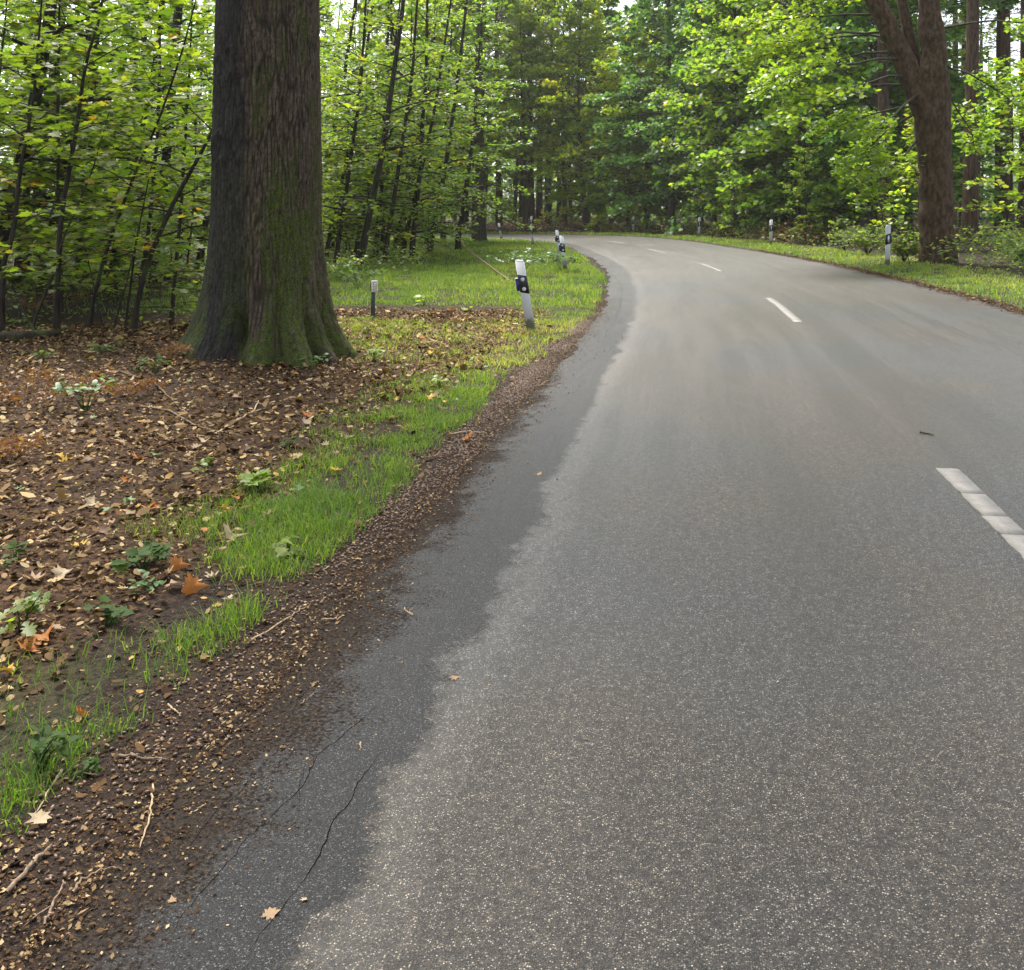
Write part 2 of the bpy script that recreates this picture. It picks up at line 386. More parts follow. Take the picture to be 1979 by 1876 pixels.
m, nt, ns, ls, b = new_mat('forest_soil')
tc = ns.new('ShaderNodeTexCoord'); P_ = tc.outputs['Object']
ag = nd(ns, 'ShaderNodeAttribute', attribute_name='grass').outputs['Fac']; al_ = nd(ns, 'ShaderNodeAttribute', attribute_name='litter').outputs['Fac']
f1 = noise(nt, P_, 38, 4, 0.65); f2 = noise(nt, P_, 3, 4); f3 = noise(nt, P_, 130, 2)
soil = mix(nt, maprange(nt, f1, 0.35, 0.7), (0.011, 0.0075, 0.0055), (0.036, 0.024, 0.017))
soil = mix(nt, maprange(nt, f3, 0.60, 0.72, 0, 0.8), soil, (0.10, 0.068, 0.042))
lit = mix(nt, maprange(nt, f1, 0.4, 0.66), (0.026, 0.013, 0.007), (0.085, 0.046, 0.020))
c = mix(nt, al_, soil, lit)
turf = mix(nt, maprange(nt, f2, 0.35, 0.65), (0.034, 0.050, 0.014), (0.062, 0.066, 0.024))
c = mix(nt, math_(nt, 'MULTIPLY', maprange(nt, math_(nt, 'ADD', ag, math_(nt, 'MULTIPLY', math_(nt, 'SUBTRACT', f1, 0.5), 1.6)), 0.45, 1.05), 0.28), c, turf)
ls.new(c, b.inputs['Base Color']); b.inputs['Roughness'].default_value = 0.95; b.inputs['Specular IOR Level'].default_value = 0.15
hgt = math_(nt, 'ADD', f1, math_(nt, 'MULTIPLY', f3, 0.4)); bump(nt, hgt, 0.8, 0.02, b)
SOIL = m
mb = MB(); mb.add(np.column_stack([GX.ravel(), GY.ravel(), GZ.ravel()]), None, gq)
me = mb.mesh('ground', smooth=True, mat=SOIL); set_attr(me, 'grass', GR); set_attr(me, 'litter', LI)
structure(obj('ground', me))

# ------------------------------------------------------------------ road
m, nt, ns, ls, b = new_mat('asphalt'); ASPHALT = m
uvn = ns.new('ShaderNodeUVMap'); uvn.uv_map = 'UVMap'; UV = uvn.outputs[0]
sx = ns.new('ShaderNodeSeparateXYZ'); ls.new(UV, sx.inputs[0]); uu, ss = sx.outputs[0], sx.outputs[1]
def voro(scale, feat='F1'):
    v = nd(ns, 'ShaderNodeTexVoronoi', voronoi_dimensions='2D', feature=feat); v.inputs['Scale'].default_value = scale; ls.new(UV, v.inputs['Vector']); return v
v1 = voro(200); v2 = voro(110)
sep = ns.new('ShaderNodeSeparateColor'); ls.new(v1.outputs['Color'], sep.inputs[0])
sep2 = ns.new('ShaderNodeSeparateColor'); ls.new(v2.outputs['Color'], sep2.inputs[0])
grain = noise(nt, UV, 420, 3, 0.7, '2D'); grain2 = noise(nt, UV, 75, 3, 0.6, '2D')
binder = ramp(ns, [(0.34, (0.006, 0.006, 0.006)), (0.50, (0.030, 0.029, 0.029)), (0.66, (0.100, 0.098, 0.094))]); ls.new(math_(nt, 'ADD', math_(nt, 'MULTIPLY', grain, 0.7), math_(nt, 'MULTIPLY', grain2, 0.3)), binder.inputs[0])
stone_b = ramp(ns, [(0.0, (0.018, 0.018, 0.018)), (0.42, (0.050, 0.049, 0.048)), (0.70, (0.100, 0.098, 0.095)), (0.88, (0.20, 0.197, 0.19)), (1.0, (0.50, 0.494, 0.475))]); ls.new(sep.outputs[0], stone_b.inputs[0])
on1 = maprange(nt, math_(nt, 'ADD', v1.outputs['Distance'], math_(nt, 'MULTIPLY', sep.outputs[2], 0.16)), 0.58, 0.40)      # 1 on a stone
use1 = math_(nt, 'GREATER_THAN', sep.outputs[1], 0.12)
st1 = math_(nt, 'MULTIPLY', use1, on1)
stone = mix(nt, st1, binder.outputs[0], stone_b.outputs[0])
on2 = math_(nt, 'MULTIPLY', maprange(nt, v2.outputs['Distance'], 0.30, 0.22), math_(nt, 'GREATER_THAN', sep2.outputs[1], 0.90))
stone = mix(nt, on2, stone, mix(nt, sep2.outputs[0], (0.10, 0.097, 0.092), (0.26, 0.25, 0.235)))
gap1 = math_(nt, 'SUBTRACT', 1.0, st1)
# broad tint: brownish dust against bluish grey
n_b = noise(nt, UV, 0.33, 3, 0.5, '2D'); n_m = noise(nt, UV, 1.7, 4, 0.6, '2D'); n_f = noise(nt, UV, 9, 4, 0.6, '2D')
mp = ns.new('ShaderNodeMapping'); mp.inputs['Scale'].default_value = (2.6, 0.16, 1); ls.new(UV, mp.inputs['Vector'])
n_l = noise(nt, mp.outputs[0], 1.0, 4, 0.6, '2D')
tint = mix(nt, maprange(nt, n_b, 0.36, 0.62), (0.95, 0.98, 1.03), (1.13, 1.00, 0.86))
tint = mix(nt, maprange(nt, n_l, 0.35, 0.68), tint, mix(nt, 1.0, tint, (1.10, 1.09, 1.06), 'MULTIPLY'))
light = mix(nt, 1.0, stone, tint, 'MULTIPLY'); light = mix(nt, 1.0, light, (0.49, 0.485, 0.474), 'MULTIPLY')
light = mix(nt, 1.0, light, mix(nt, maprange(nt, noise(nt, UV, 26, 4, 0.7, '2D'), 0.36, 0.64), (0.72, 0.72, 0.72), (1.32, 1.32, 1.30)), 'MULTIPLY')
# dusty pale margin just inside the light course; wider lane sheen painted into its colour
eu = math_(nt, 'ADD', uu, math_(nt, 'ADD', math_(nt, 'MULTIPLY', math_(nt, 'SUBTRACT', n_m, 0.5), 0.34), math_(nt, 'MULTIPLY', math_(nt, 'SUBTRACT', n_f, 0.5), 0.13)))
marg = math_(nt, 'MULTIPLY', maprange(nt, eu, -2.30, -2.22), maprange(nt, eu, -1.95, -2.22))
light = mix(nt, math_(nt, 'MAXIMUM', math_(nt, 'MULTIPLY', marg, 0.9), math_(nt, 'MULTIPLY', maprange(nt, eu, -1.0, -2.1), 0.35)), light, mix(nt, 1.0, mix(nt, 0.25, light, (0.075, 0.073, 0.070)), (1.65, 1.64, 1.61), 'MULTIPLY'))
# the dark strip at the edge
dk = mix(nt, 1.0, stone, (0.38, 0.382, 0.398), 'MULTIPLY')
smooth_patch = maprange(nt, noise(nt, UV, 0.62, 3, 0.5, '2D'), 0.50, 0.58)
dk = mix(nt, math_(nt, 'MULTIPLY', smooth_patch, 0.22), dk, (0.016, 0.0157, 0.0157))
eug = math_(nt, 'ADD', eu, math_(nt, 'MULTIPLY', math_(nt, 'SUBTRACT', noise(nt, UV, 55, 2, 0.6, '2D'), 0.5), 0.07))
dark = maprange(nt, eug, -2.27, -2.30)
# in the bend the strip is worn to patches
wear = maprange(nt, ss, 12.0, 22.0)
dark = math_(nt, 'MULTIPLY', dark, math_(nt, 'SUBTRACT', 1.0, math_(nt, 'MULTIPLY', wear, maprange(nt, n_m, 0.42, 0.55, 0.45, 0.0))))
col = mix(nt, dark, light, dk)
# soil washed over the left and right edges
eu2 = math_(nt, 'ADD', uu, math_(nt, 'ADD', math_(nt, 'MULTIPLY', math_(nt, 'SUBTRACT', n_m, 0.5), 0.5), math_(nt, 'MULTIPLY', math_(nt, 'SUBTRACT', n_f, 0.5), 0.35)))
grit = noise(nt, UV, 70, 4, 0.75, '2D'); eu3 = math_(nt, 'ADD', math_(nt, 'SUBTRACT', eu2, maprange(nt, ss, 6.5, 2.5, 0.0, 0.15)), math_(nt, 'ADD', maprange(nt, ss, 8.0, 13.0, 0.0, 0.26), math_(nt, 'MULTIPLY', math_(nt, 'SUBTRACT', grit, 0.5), 0.55)))
dirt = maprange(nt, eu3, -2.62, -2.84, 0.0, 0.92)
dirt_r = maprange(nt, eu2, 2.70, 2.98, 0.0, 0.75)
dirt = math_(nt, 'MAXIMUM', dirt, dirt_r)
dcol = mix(nt, maprange(nt, grit, 0.36, 0.64), (0.010, 0.0075, 0.006), (0.048, 0.036, 0.027)); dcol = mix(nt, maprange(nt, n_f, 0.45, 0.65, 0, 0.5), dcol, (0.034, 0.028, 0.024))
col = mix(nt, dirt, col, dcol)
# a tar-dark seam line here and there
ls.new(col, b.inputs['Base Color'])
rgh = maprange(nt, n_l, 0.3, 0.7, 0.38, 0.48); rgh = math_(nt, 'ADD', rgh, math_(nt, 'MULTIPLY', dirt, 0.4)); ls.new(rgh, b.inputs['Roughness'])
spc = math_(nt, 'MULTIPLY', math_(nt, 'SUBTRACT', 1.0, math_(nt, 'MAXIMUM', math_(nt, 'MULTIPLY', dirt, 0.95), math_(nt, 'MULTIPLY', dark, 0.25))), 0.30); ls.new(spc, b.inputs['Specular IOR Level'])
h = math_(nt, 'ADD', math_(nt, 'MULTIPLY', st1, 0.8), math_(nt, 'MULTIPLY', grain, 0.9))
h = math_(nt, 'ADD', h, math_(nt, 'MULTIPLY', dark, -1.2))
bump(nt, h, 0.8, 0.003, b)

rs = np.concatenate([np.arange(-40, 45, 0.15), np.arange(45, 150, 0.6)])
cols = np.concatenate([[-1.0, -0.985], np.linspace(-0.97, 0.97, 25), [0.985, 1.0]])
edgeL = -2.87 + 0.13 * (fbm(rs * 1.3, rs * 0, 4, 51) - 0.5) * 2 + 0.05 * (rng.random(len(rs)) - 0.5); edgeR = 2.93 + 0.05 * (fbm(rs * 1.3, rs * 0, 3, 52) - 0.5) * 2
uG = np.where(cols[None, :] < 0, -cols[None, :] * edgeL[:, None], cols[None, :] * edgeR[:, None])
sG = np.repeat(rs[:, None], len(cols), 1)
X, Y = road_xy(sG, uG); Z = banking(sG) * uG + 0.006
Z[:, 0] -= 0.03; Z[:, -1] -= 0.03
idx = np.arange(X.size).reshape(X.shape)
rq = np.stack([idx[:-1, :-1], idx[:-1, 1:], idx[1:, 1:], idx[1:, :-1]], -1).reshape(-1, 4)
mb = MB(); mb.add(np.column_stack([X.ravel(), Y.ravel(), Z.ravel()]), None, rq)
me = mb.mesh('road', smooth=True, mat=ASPHALT)
uvl = me.uv_layers.new(name='UVMap'); li = np.empty(len(me.loops), np.int32); me.loops.foreach_get('vertex_index', li)
uvl.data.foreach_set('uv', np.column_stack([uG.ravel(), sG.ravel()])[li].astype(np.float32).ravel())
road = structure(obj('road', me))
def road_z(s, u): return banking(s) * u + 0.006

# centre dashes: thermoplastic pieces, cracked across, ragged at the sides
m, nt, ns, ls, b = new_mat('road_paint'); PAINT = m
tc = ns.new('ShaderNodeTexCoord')
f = noise(nt, tc.outputs['Object'], 60, 4, 0.7); g = noise(nt, tc.outputs['Object'], 9, 3)
c = mix(nt, maprange(nt, g, 0.35, 0.7), (0.155, 0.148, 0.132), (0.118, 0.112, 0.099)); c = mix(nt, maprange(nt, f, 0.54, 0.66, 0, 0.75), c, (0.07, 0.068, 0.062))
ls.new(c, b.inputs['Base Color']); b.inputs['Roughness'].default_value = 0.75; bump(nt, f, 0.3, 0.003, b)
s_end0 = 6.0
for k in range(-1, 9):
    s1 = s_end0 + 12.0 * k; s0 = s1 - 4.0
    mb = MB(); near = k <= 1
    cuts = [s0] + sorted(s0 + 4.0 * (i + random.uniform(-0.3, 0.3)) / 9 for i in range(1, 9)) + [s1] if near else [s0, s0 + 1.9, s1]
    off = 0.0
    for a, e in zip(cuts[:-1], cuts[1:]):
        n = max(3, int((e - a) / 0.06)) if near else 8
        sv = np.linspace(a + (0.0018 if near else 0), e - (0.0018 if near else 0), n)
        off = random.uniform(-0.006, 0.006) if near else 0
        ul = -0.062 + off + (rng.random(n) - 0.5) * 0.010 - 0.006 * (sv - a) / (e - a) * near; ur = 0.062 + off + (rng.random(n) - 0.5) * 0.010 - 0.006 * (sv - a) / (e - a) * near
        xl, yl = road_xy(sv, ul); xr, yr = road_xy(sv, ur); zz = road_z(sv, 0 * sv) + 0.0025
        top = np.concatenate([np.column_stack([xl, yl, zz]), np.column_stack([xr, yr, zz])])
        bot = top - [0, 0, 0.008]
        q = [(i, n + i, n + i + 1, i + 1) for i in range(n - 1)]
        q += [(i, i + 1, 2 * n + i + 1, 2 * n + i) for i in range(n - 1)] + [(n + i, 3 * n + i, 3 * n + i + 1, n + i + 1) for i in range(n - 1)]
        q += [(0, 2 * n, 3 * n, n), (n - 1, 2 * n - 1, 4 * n - 1, 3 * n - 1)]
        mb.add(np.concatenate([top, bot]), None, q)
    obj('centre_dash', mb.mesh('centre_dash', mat=PAINT), road)

# cracks in the dark edge strip: narrow grooves filled with dark dirt
m, nt, ns, ls, b = new_mat('crack_dirt'); CRACK = m
b.inputs['Base Color'].default_value = (0.006, 0.0055, 0.005, 1); b.inputs['Roughness'].default_value = 1.0; b.inputs['Specular IOR Level'].default_value = 0.0
def crack(pts, w, seed):
    pts = np.array(pts, float); L = np.concatenate([[0], np.cumsum(np.hypot(*np.diff(pts, axis=0).T))])
    t = np.arange(0, L[-1], 0.018); p = np.column_stack([np.interp(t, L, pts[:, 0]), np.interp(t, L, pts[:, 1])])
    r = np.random.default_rng(seed)
    j = 0.035 * (fbm(t * 6, t * 0 + seed, 3, seed) - 0.5) + 0.006 * (r.random(len(t)) - 0.5)
    d = np.gradient(p, axis=0); d /= np.hypot(*d.T)[:, None] + 1e-9; nrm = np.column_stack([-d[:, 1], d[:, 0]])
    p = p + nrm * j[:, None]
    ww = w * (0.3 + 1.2 * fbm(t * 9, t * 0, 2, seed + 3)) * np.clip(np.minimum(t, L[-1] - t) / 0.15 + 0.15, 0, 1)
    a = p + nrm * ww[:, None]; c2 = p - nrm * ww[:, None]; n = len(t)
    v = []
    for arr in (a, c2):
        s, u = road_su(arr[:, 0], arr[:, 1]); v.append(np.column_stack([arr, road_z(s, u) + 0.0012]))
    mb = MB(); mb.add(np.concatenate(v), None, [(i, i + 1, n + i + 1, n + i) for i in range(n - 1)])
    obj('crack', mb.mesh('crack', mat=CRACK), road)
for i, (pts, w) in enumerate([([(-.56, 2.2), (-.50, 2.42), (-.47, 2.60), (-.44, 2.75), (-.40, 2.92), (-.37, 3.05)], .0045),
                              ([(-.76, 2.22), (-.73, 2.4), (-.66, 2.62), (-.60, 2.8), (-.57, 3.0), (-.5, 3.15), (-.42, 3.32)], .003),
                              ([(-.57, 2.7), (-.595, 2.85), (-.60, 3.0)], .003),
                              ([(-.82, 2.5), (-.79, 2.75), (-.72, 3.0), (-.66, 3.2)], .0025),
                              ([(-.55, 5.25), (-.42, 5.35), (-.25, 5.30)], .004), ([(.05, 8.4), (.22, 8.9), (.40, 9.7), (.5, 10.8)], .006),
                              ([(.55, 11.2), (.75, 12.5), (1.15, 13.4), (1.5, 13.5)], .005), ([(.85, 13.0), (1.25, 15.5), (1.6, 18.5), (2.0, 22), (2.3, 25)], .006),
                              ([(1.5, 15), (1.85, 17.5), (2.2, 20.5), (2.5, 24.0), (2.6, 28)],   .006), ([(6.4, 24), (7.1, 29), (7.6, 35), (7.7, 40)], .008)]):
    crack(pts, w * 0.28, 60 + i)

# ------------------------------------------------------------------ trees
def unit(v): v = np.asarray(v, float); return v / (np.linalg.norm(v) + 1e-9)
def polyat(pts, t):
    pts = np.asarray(pts, float); n = len(pts) - 1; f = min(max(t, 0), 0.9999) * n; i = int(f); return pts[i] + (pts[i + 1] - pts[i]) * (f - i)
class Leaves:
    def __init__(self): self.P = []; self.N = []; self.T = []; self.S = []; self.c = []
    def add(self, P, N, T, S, c): self.P.append(P); self.N.append(N); self.T.append(T); self.S.append(S); self.c.append(c)
    def mesh(self, name, tmpl, mat):
        mb = MB(); leaves(mb, np.concatenate(self.P), np.concatenate(self.N), np.concatenate(self.T), np.concatenate(self.S), np.concatenate(self.c), tmpl)
        return mb.mesh(name, mat=mat)
def spray(r, wood, lv, base, d, L, r0, size, nsec, nleaf, flat=0.35, droop=0.25, tint0=0.4, sec_len=0.42, wood_sec=True, lift=0.0, spread=0.06, q0=0.18):
    """one limb with side twigs in a nearly level fan, leaves along the twigs"""
    d = unit(d); hor = unit([d[0], d[1], 0.0001]); side = np.array([-hor[1], hor[0], 0])
    t = np.linspace(0, 1, 6)
    wob = np.cumsum((r.random((6, 3)) - 0.5) * 0.10 * L * np.array([1, 1, 0.6]), axis=0); wob[0] = 0
    pts = base + d[None] * (L * t)[:, None] + wob + np.array([0, 0, -1.0])[None] * (droop * L * t ** 2)[:, None]
    tube(wood, pts, r0 * (1 - 0.85 * t), 5)
    for j in range(nsec):
        q = q0 + (1 - q0) * (j + r.random()) / nsec; sgn = 1 if j % 2 else -1
        b0 = polyat(pts, q); ang = math.radians(r.uniform(25, 65)) if j < nsec - 1 else 0.1
        dd = unit(hor * math.cos(ang) + side * sgn * math.sin(ang) + np.array([0, 0, r.uniform(-0.22, 0.25) + lift]))
        l2 = L * sec_len * (1.15 - q) * r.uniform(0.6, 1.3) + 0.12
        if wood_sec: tube(wood, np.array([b0, b0 + dd * l2 * 0.5 + [0, 0, -0.01 * L], b0 + dd * l2 + [0, 0, -0.05 * l2]]), [r0 * 0.22 + 0.002, r0 * 0.15 + 0.0015, 0.001], 3, cap=False)
        k = max(2, int(nleaf * r.uniform(0.6, 1.3)))
        w = r.random(k) ** 0.7; lat = np.array([-dd[1], dd[0], 0]); sg = np.where(r.random(k) < 0.5, -1.0, 1.0)
        P = b0 + dd * (l2 * w)[:, None] + lat * (sg * (size * 0.35 + spread * r.random(k)))[:, None] + np.array([0, 0, 1.0]) * (r.normal(0, 0.035 + 0.02 * L * flat, k))[:, None]
        N = np.column_stack([r.normal(0, flat, k), r.normal(0, flat, k), np.ones(k)])
        T = dd + lat * (sg * r.uniform(0.3, 1.4, k))[:, None] + r.normal(0, 0.3, (k, 3)) + np.array([0, 0, -0.25])
        lv.add(P, N, T, size * r.uniform(0.45, 1.35, k), np.clip(tint0 + r.normal(0, 0.19, k), 0, 1))
    return pts
def grow(seed, path, r0, hb, nb, Lmax, size, nsec, nleaf, elev=(15, 55), flat=0.35, droop=0.25, prof=None, tint=0.45, r1=0.012, sides=8, side_bias=None, wood_sec=True, lift=0.0, sec_len=0.42, thin=None):
    r = np.random.default_rng(seed); wood = MB(); lv = Leaves()
    path = np.asarray(path, float); n = len(path); m_ = 14
    pts = np.array([polyat(path, i / (m_ - 1)) for i in range(m_)]); H = pts[-1, 2]
    k1 = max(0.03 * H * 0.15, r0 * 0.25); pts[1:, :2] += np.cumsum(r.normal(0, k1 * 0.25, (m_ - 1, 2)), axis=0)
    t = np.linspace(0, 1, m_); rad = r0 * (1 - t) ** 0.8 + r1
    rad[0] *= 1.35; pts[0, 2] -= 0.15
    tube(wood, pts, rad, sides)
    for i in range(nb):
        f = hb + (1 - hb) * (i + r.random()) / nb; f = min(f, 0.99)
        if thin and f * H > thin and r.random() < 0.6: continue
        b0 = polyat(pts, f); az = i * 2.399 + r.uniform(-0.5, 0.5)
        if side_bias is not None and r.random() < side_bias[1]: az = side_bias[0] + r.normal(0, 0.7)
        rel = (f - hb) / (1 - hb + 1e-6)
        L = Lmax * (prof(rel) if prof else (1 - 0.75 * rel)) * r.uniform(0.65, 1.25)
        el = math.radians(elev[0] + (elev[1] - elev[0]) * rel + r.uniform(-10, 10))
        d = [math.cos(az) * math.cos(el), math.sin(az) * math.cos(el), math.sin(el)]
        rr = min(np.interp(f, t, rad) * 0.45, 0.006 + 0.016 * L)
        spray(r, wood, lv, b0, d, L, rr, size, nsec, nleaf, flat, droop, np.clip(tint + r.normal(0, 0.10), 0, 1), wood_sec=wood_sec, lift=lift, sec_len=sec_len)
    return wood, lv
def lean_path(H, lx, ly, curve=0.0, n=5):
    t = np.linspace(0, 1, n); return np.column_stack([lx * H * t + curve * np.sin(t * 3.0), ly * H * t + 0.4 * curve * np.sin(t * 2.3), H * t])

KIND = {}
def kind(name, wl, leaf, tmpl, bark):
    wood, lv = wl
    KIND[name] = (wood.mesh(name + '_trunk', smooth=True, mat=bark), lv.mesh(name + '_crown', tmpl, leaf))
for i, (lx, ly) in enumerate([(0.10, 0.0), (0.17, 0.03), (0.04, -0.04), (0.14, -0.05)]):
    kind('thicket%d' % i, grow(100 + i, lean_path(11 + i * 0.6, lx, ly, 0.25), 0.062 + 0.008 * i, 0.07, 46, 2.3, 0.118, 8, 10, elev=(8, 55), flat=0.42, prof=lambda r_: 0.9 - 0.35 * r_, tint=0.42, thin=6.5), L_YG, MAPLE_LO, B_DARK)
for i in range(3):
    kind('shrub%d' % i, grow(130 + i, lean_path(4.2 + i * 0.5, 0.05 * i - 0.03, 0.0, 0.15), 0.022, 0.10, 28, 1.3, 0.125, 7, 8, elev=(10, 50), flat=0.40, prof=lambda r_: 1 - 0.5 * r_, tint=0.5), L_YG, MAPLE_LO, B_DARK)
for i in range(4):
    kind('maple%d' % i, grow(160 + i, lean_path(15 + 1.2 * i, 0.03 * (i - 1.5), 0.02, 0.35), 0.15 + 0.015 * i, 0.07 + 0.03 * (i % 2), 72, 4.0, 0.215, 11, 19, elev=(2, 62), flat=0.75, droop=0.30, prof=lambda r_: 0.62 + 0.55 * math.sin(math.pi * min(1, r_ * 0.9 + 0.1)) - 0.35 * r_, tint=0.42, sec_len=0.5), L_MID, MAPLE_LO, B_GREY)
for i in range(2):
    kind('tall_maple%d' % i, grow(175 + i, lean_path(19 + i, 0.02 * (i - .5), 0.02, 0.35), 0.17, 0.30, 62, 3.6, 0.26, 11, 14, elev=(2, 60), flat=0.75, droop=0.30, prof=lambda r_: 0.62 + 0.55 * math.sin(math.pi * min(1, r_ * 0.9 + 0.1)) - 0.35 * r_, tint=0.5, wood_sec=False, sec_len=0.5), L_AU, MAPLE_LO, B_GREY)
for i in range(3):
    H = 24 + 2 * i
    w, lv = MB(), Leaves(); r = np.random.default_rng(190 + i)
    tt = np.linspace(0, 1, 12); pth = np.column_stack([0.02 * H * tt * (i - 1) + 0.1 * np.sin(tt * 5 + i), 0.1 * np.sin(tt * 4), H * tt]); pth[0, 2] = -0.15
    rad = (0.21 + 0.02 * i) * (1 - tt) ** 0.7 + 0.02; rad[0] *= 1.25
    tube(w, pth, rad, 12)
    for j in range(26):                                               # dead stubs
        z = r.uniform(1.5, H * 0.5); az = r.uniform(0, 6.28); b0 = polyat(pth, z / H); L = r.uniform(0.3, 1.6)
        tube(w, np.array([b0, b0 + np.array([math.cos(az), math.sin(az), -0.12]) * L]), [0.018, 0.005], 4, cap=False)
    for j in range(60):
        f = 0.42 + 0.57 * (j + r.random()) / 60; b0 = polyat(pth, f); az = j * 2.4; L = 3.0 * (1.05 - f) / 0.62 * r.uniform(0.7, 1.2) + 0.4
        spray(r, w, lv, b0, [math.cos(az), math.sin(az), 0.15], L, 0.03, 0.20, 7, 16, flat=0.6, droop=0.2, tint0=0.35, wood_sec=False, spread=0.25)
    KIND['pine%d' % i] = (w.mesh('pine_trunk', smooth=True, mat=B_PINE), lv.mesh('pine_crown', NEEDLE, L_NEEDLE))
# spruce with hanging grey-green boughs
w, lv = MB(), Leaves(); r = np.random.default_rng(222); H = 20
pth = np.column_stack([0 * np.arange(8.), 0 * np.arange(8.), np.linspace(-0.15, H, 8)]); tube(w, pth, 0.2 * (1 - np.linspace(0, 1, 8)) + 0.02, 10)
for j in range(90):
    f = 0.16 + 0.83 * (j + r.random()) / 90; b0 = polyat(pth, f); az = j * 2.4; L = 3.6 * (1.05 - f) * r.uniform(0.8, 1.15) + 0.3
    spray(r, w, lv, b0, [math.cos(az), math.sin(az), 0.05], L, 0.025, 0.15, 10, 18, flat=0.7, droop=0.38, tint0=0.45, wood_sec=False, spread=0.12, lift=-0.35)
KIND['spruce'] = (w.mesh('spruce_trunk', smooth=True, mat=B_GREY), lv.mesh('spruce_crown', NEEDLE, L_NEEDLE))

ORD = ['first', 'second', 'third', 'fourth', 'fifth', 'sixth', 'seventh', 'eighth', 'ninth', 'tenth', 'eleventh', 'twelfth', 'thirteenth', 'fourteenth', 'fifteenth', 'sixteenth', 'seventeenth', 'eighteenth', 'nineteenth', 'twentieth']
def place(name, kd, x, y, rz, sc, label, cat, group, leaf=None, bark=None, tilt=(0, 0), trunk_scale=1.0):
    root = empty(name, (x, y, gz1(x, y)), rz, sc); root.rotation_euler = (tilt[0], tilt[1], rz)
    tag(root, label, cat, group)
    tr = obj('trunk', KIND[kd][0], root); cr = obj('crown', KIND[kd][1], root)
    if trunk_scale != 1: tr.scale = (trunk_scale, trunk_scale, 1)
    for o, mt in ((tr, bark), (cr, leaf)):
        if mt is not None: o.material_slots[0].link = 'OBJECT'; o.material_slots[0].material = mt
    return root

# ---- the big oak: one trunk of two fused stems, root flare, ridged bark, moss
OX, OY = -2.76, 11.55; OZ = gz1(OX, OY)
NA = 380
zr = np.concatenate([np.arange(-0.25, 4.6, 0.018), np.linspace(4.6, 9.5, 60)])
TH = np.arange(NA) / NA * 2 * math.pi - math.pi
T2, Z2 = np.meshgrid(TH, zr)
wrap = lambda a: (a + math.pi) % (2 * math.pi) - math.pi
def lobe(c, w): return np.exp(-(wrap(T2 - c) / w) ** 2)
zz = np.clip(Z2, 0, None)
R = 0.62 - 0.010 * zz + 0.17 * np.exp(-zz / 0.75)
low = np.exp(-zz / 0.34)
for c_, w_, a_ in [(0.12, 0.20, 0.24), (0.62, 0.17, 0.42), (1.02, 0.13, 0.30), (1.55, 0.2, 0.26), (-0.75, 0.38, 0.20), (-1.45, 0.35, 0.36), (2.5, 0.4, 0.4), (-2.4, 0.4, 0.4)]:
    R = R + a_ * lobe(c_, w_) * low
for c_, w_, a_ in [(0.37, 0.10, 0.10), (0.85, 0.08, 0.13), (1.28, 0.10, 0.12)]:
    R = R - a_ * lobe(c_, w_) * np.exp(-zz / 0.6)
seam = -0.17 + 0.05 * np.sin(zz * 1.3) + 0.14 * (fbm(zz * 2.2, zz * 0, 3, 66) - 0.5)
R = R - 0.038 * np.exp(-(wrap(T2 - seam) / 0.13) ** 2) * (0.5 + 0.5 * sstep(0.2, 1.0, zz))
R = R - 0.19 * np.exp(-(wrap(T2 + 0.13) / 0.10) ** 2) * np.exp(-((zz - 0.28) / 0.26) ** 2)     # hollow at the foot
R = R + 0.03 * np.cos(2 * T2 + 0.5) + 0.02 * (vn((T2 + math.pi) * 12 / 6.2832, Z2 * 1.4, 5, 12) - 0.5) * 2
smooth_side = sstep(-0.04, -0.34, wrap(T2 - (seam + 0.17)) + 0.22 * (fbm((T2 + 4) * 9, Z2 * 3.5, 3, 67) - 0.5)) * sstep(-2.9, -2.5, T2)          # left stem: smoother, darker bark
ncx = 96
wob = 1.7 * (vn((T2 + math.pi) * 22 / 6.2832, Z2 * 1.6, 8, 22) - 0.5) + 0.5 * (vn((T2 + math.pi) * 90 / 6.2832, Z2 * 9.0, 28, 90) - 0.5)
f1_, f2_, cid = worley((T2 + math.pi) * ncx / 6.28318 + wob, Z2 * 1.9 + 0.8 * vn((T2 + math.pi) * 40 / 6.2832, Z2 * 2, 12, 40), 3, ncx)
g1_, g2_, gid = worley((T2 + math.pi) * 130 / 6.28318 + 0.5 * wob, Z2 * 15, 23, 130)
ridge = sstep(0.03, 0.30, f2_ - f1_ + 0.10 * (vn((T2 + math.pi) * 200 / 6.2832, Z2 * 30, 44, 200) - 0.5)) * (0.40 + 0.60 * sstep(0.02, 0.22, g2_ - g1_)) * (0.75 + 0.25 * gid)
cid = 0.45 * cid + 0.55 * gid
fine = vn((T2 + math.pi) * 260 / 6.2832, Z2 * 26, 31, 260)
stri = vn((T2 + math.pi) * 120 / 6.2832, Z2 * 2.2, 33, 120)
amp = 0.022 * (1 - smooth_side) + 0.011 * smooth_side
R = R + amp * (ridge * (0.7 + 0.5 * cid) - 0.6) + 0.010 * (fine - 0.5) + 0.012 * smooth_side * (stri - 0.5)
for (tz, tt_, sz_) in [(3.18, -0.62, 0.17), (2.28, -0.72, 0.15)]:                                    # old branch scars
    d_ = np.hypot((T2 - tt_) * 0.58, (Z2 - tz) * 0.9) / sz_
    R = R + 0.018 * np.exp(-((d_ - 0.9) / 0.4) ** 2) * (0.4 + 1.2 * fine) - 0.012 * np.exp(-(d_ / 0.5) ** 2)
OPX = OX + R * np.sin(T2) + 0.004 * Z2; OPY = OY - R * np.cos(T2); OPZ = OZ + Z2
mossn = fbm((T2 + 4) * 3.2, Z2 * 1.5, 4, 61)
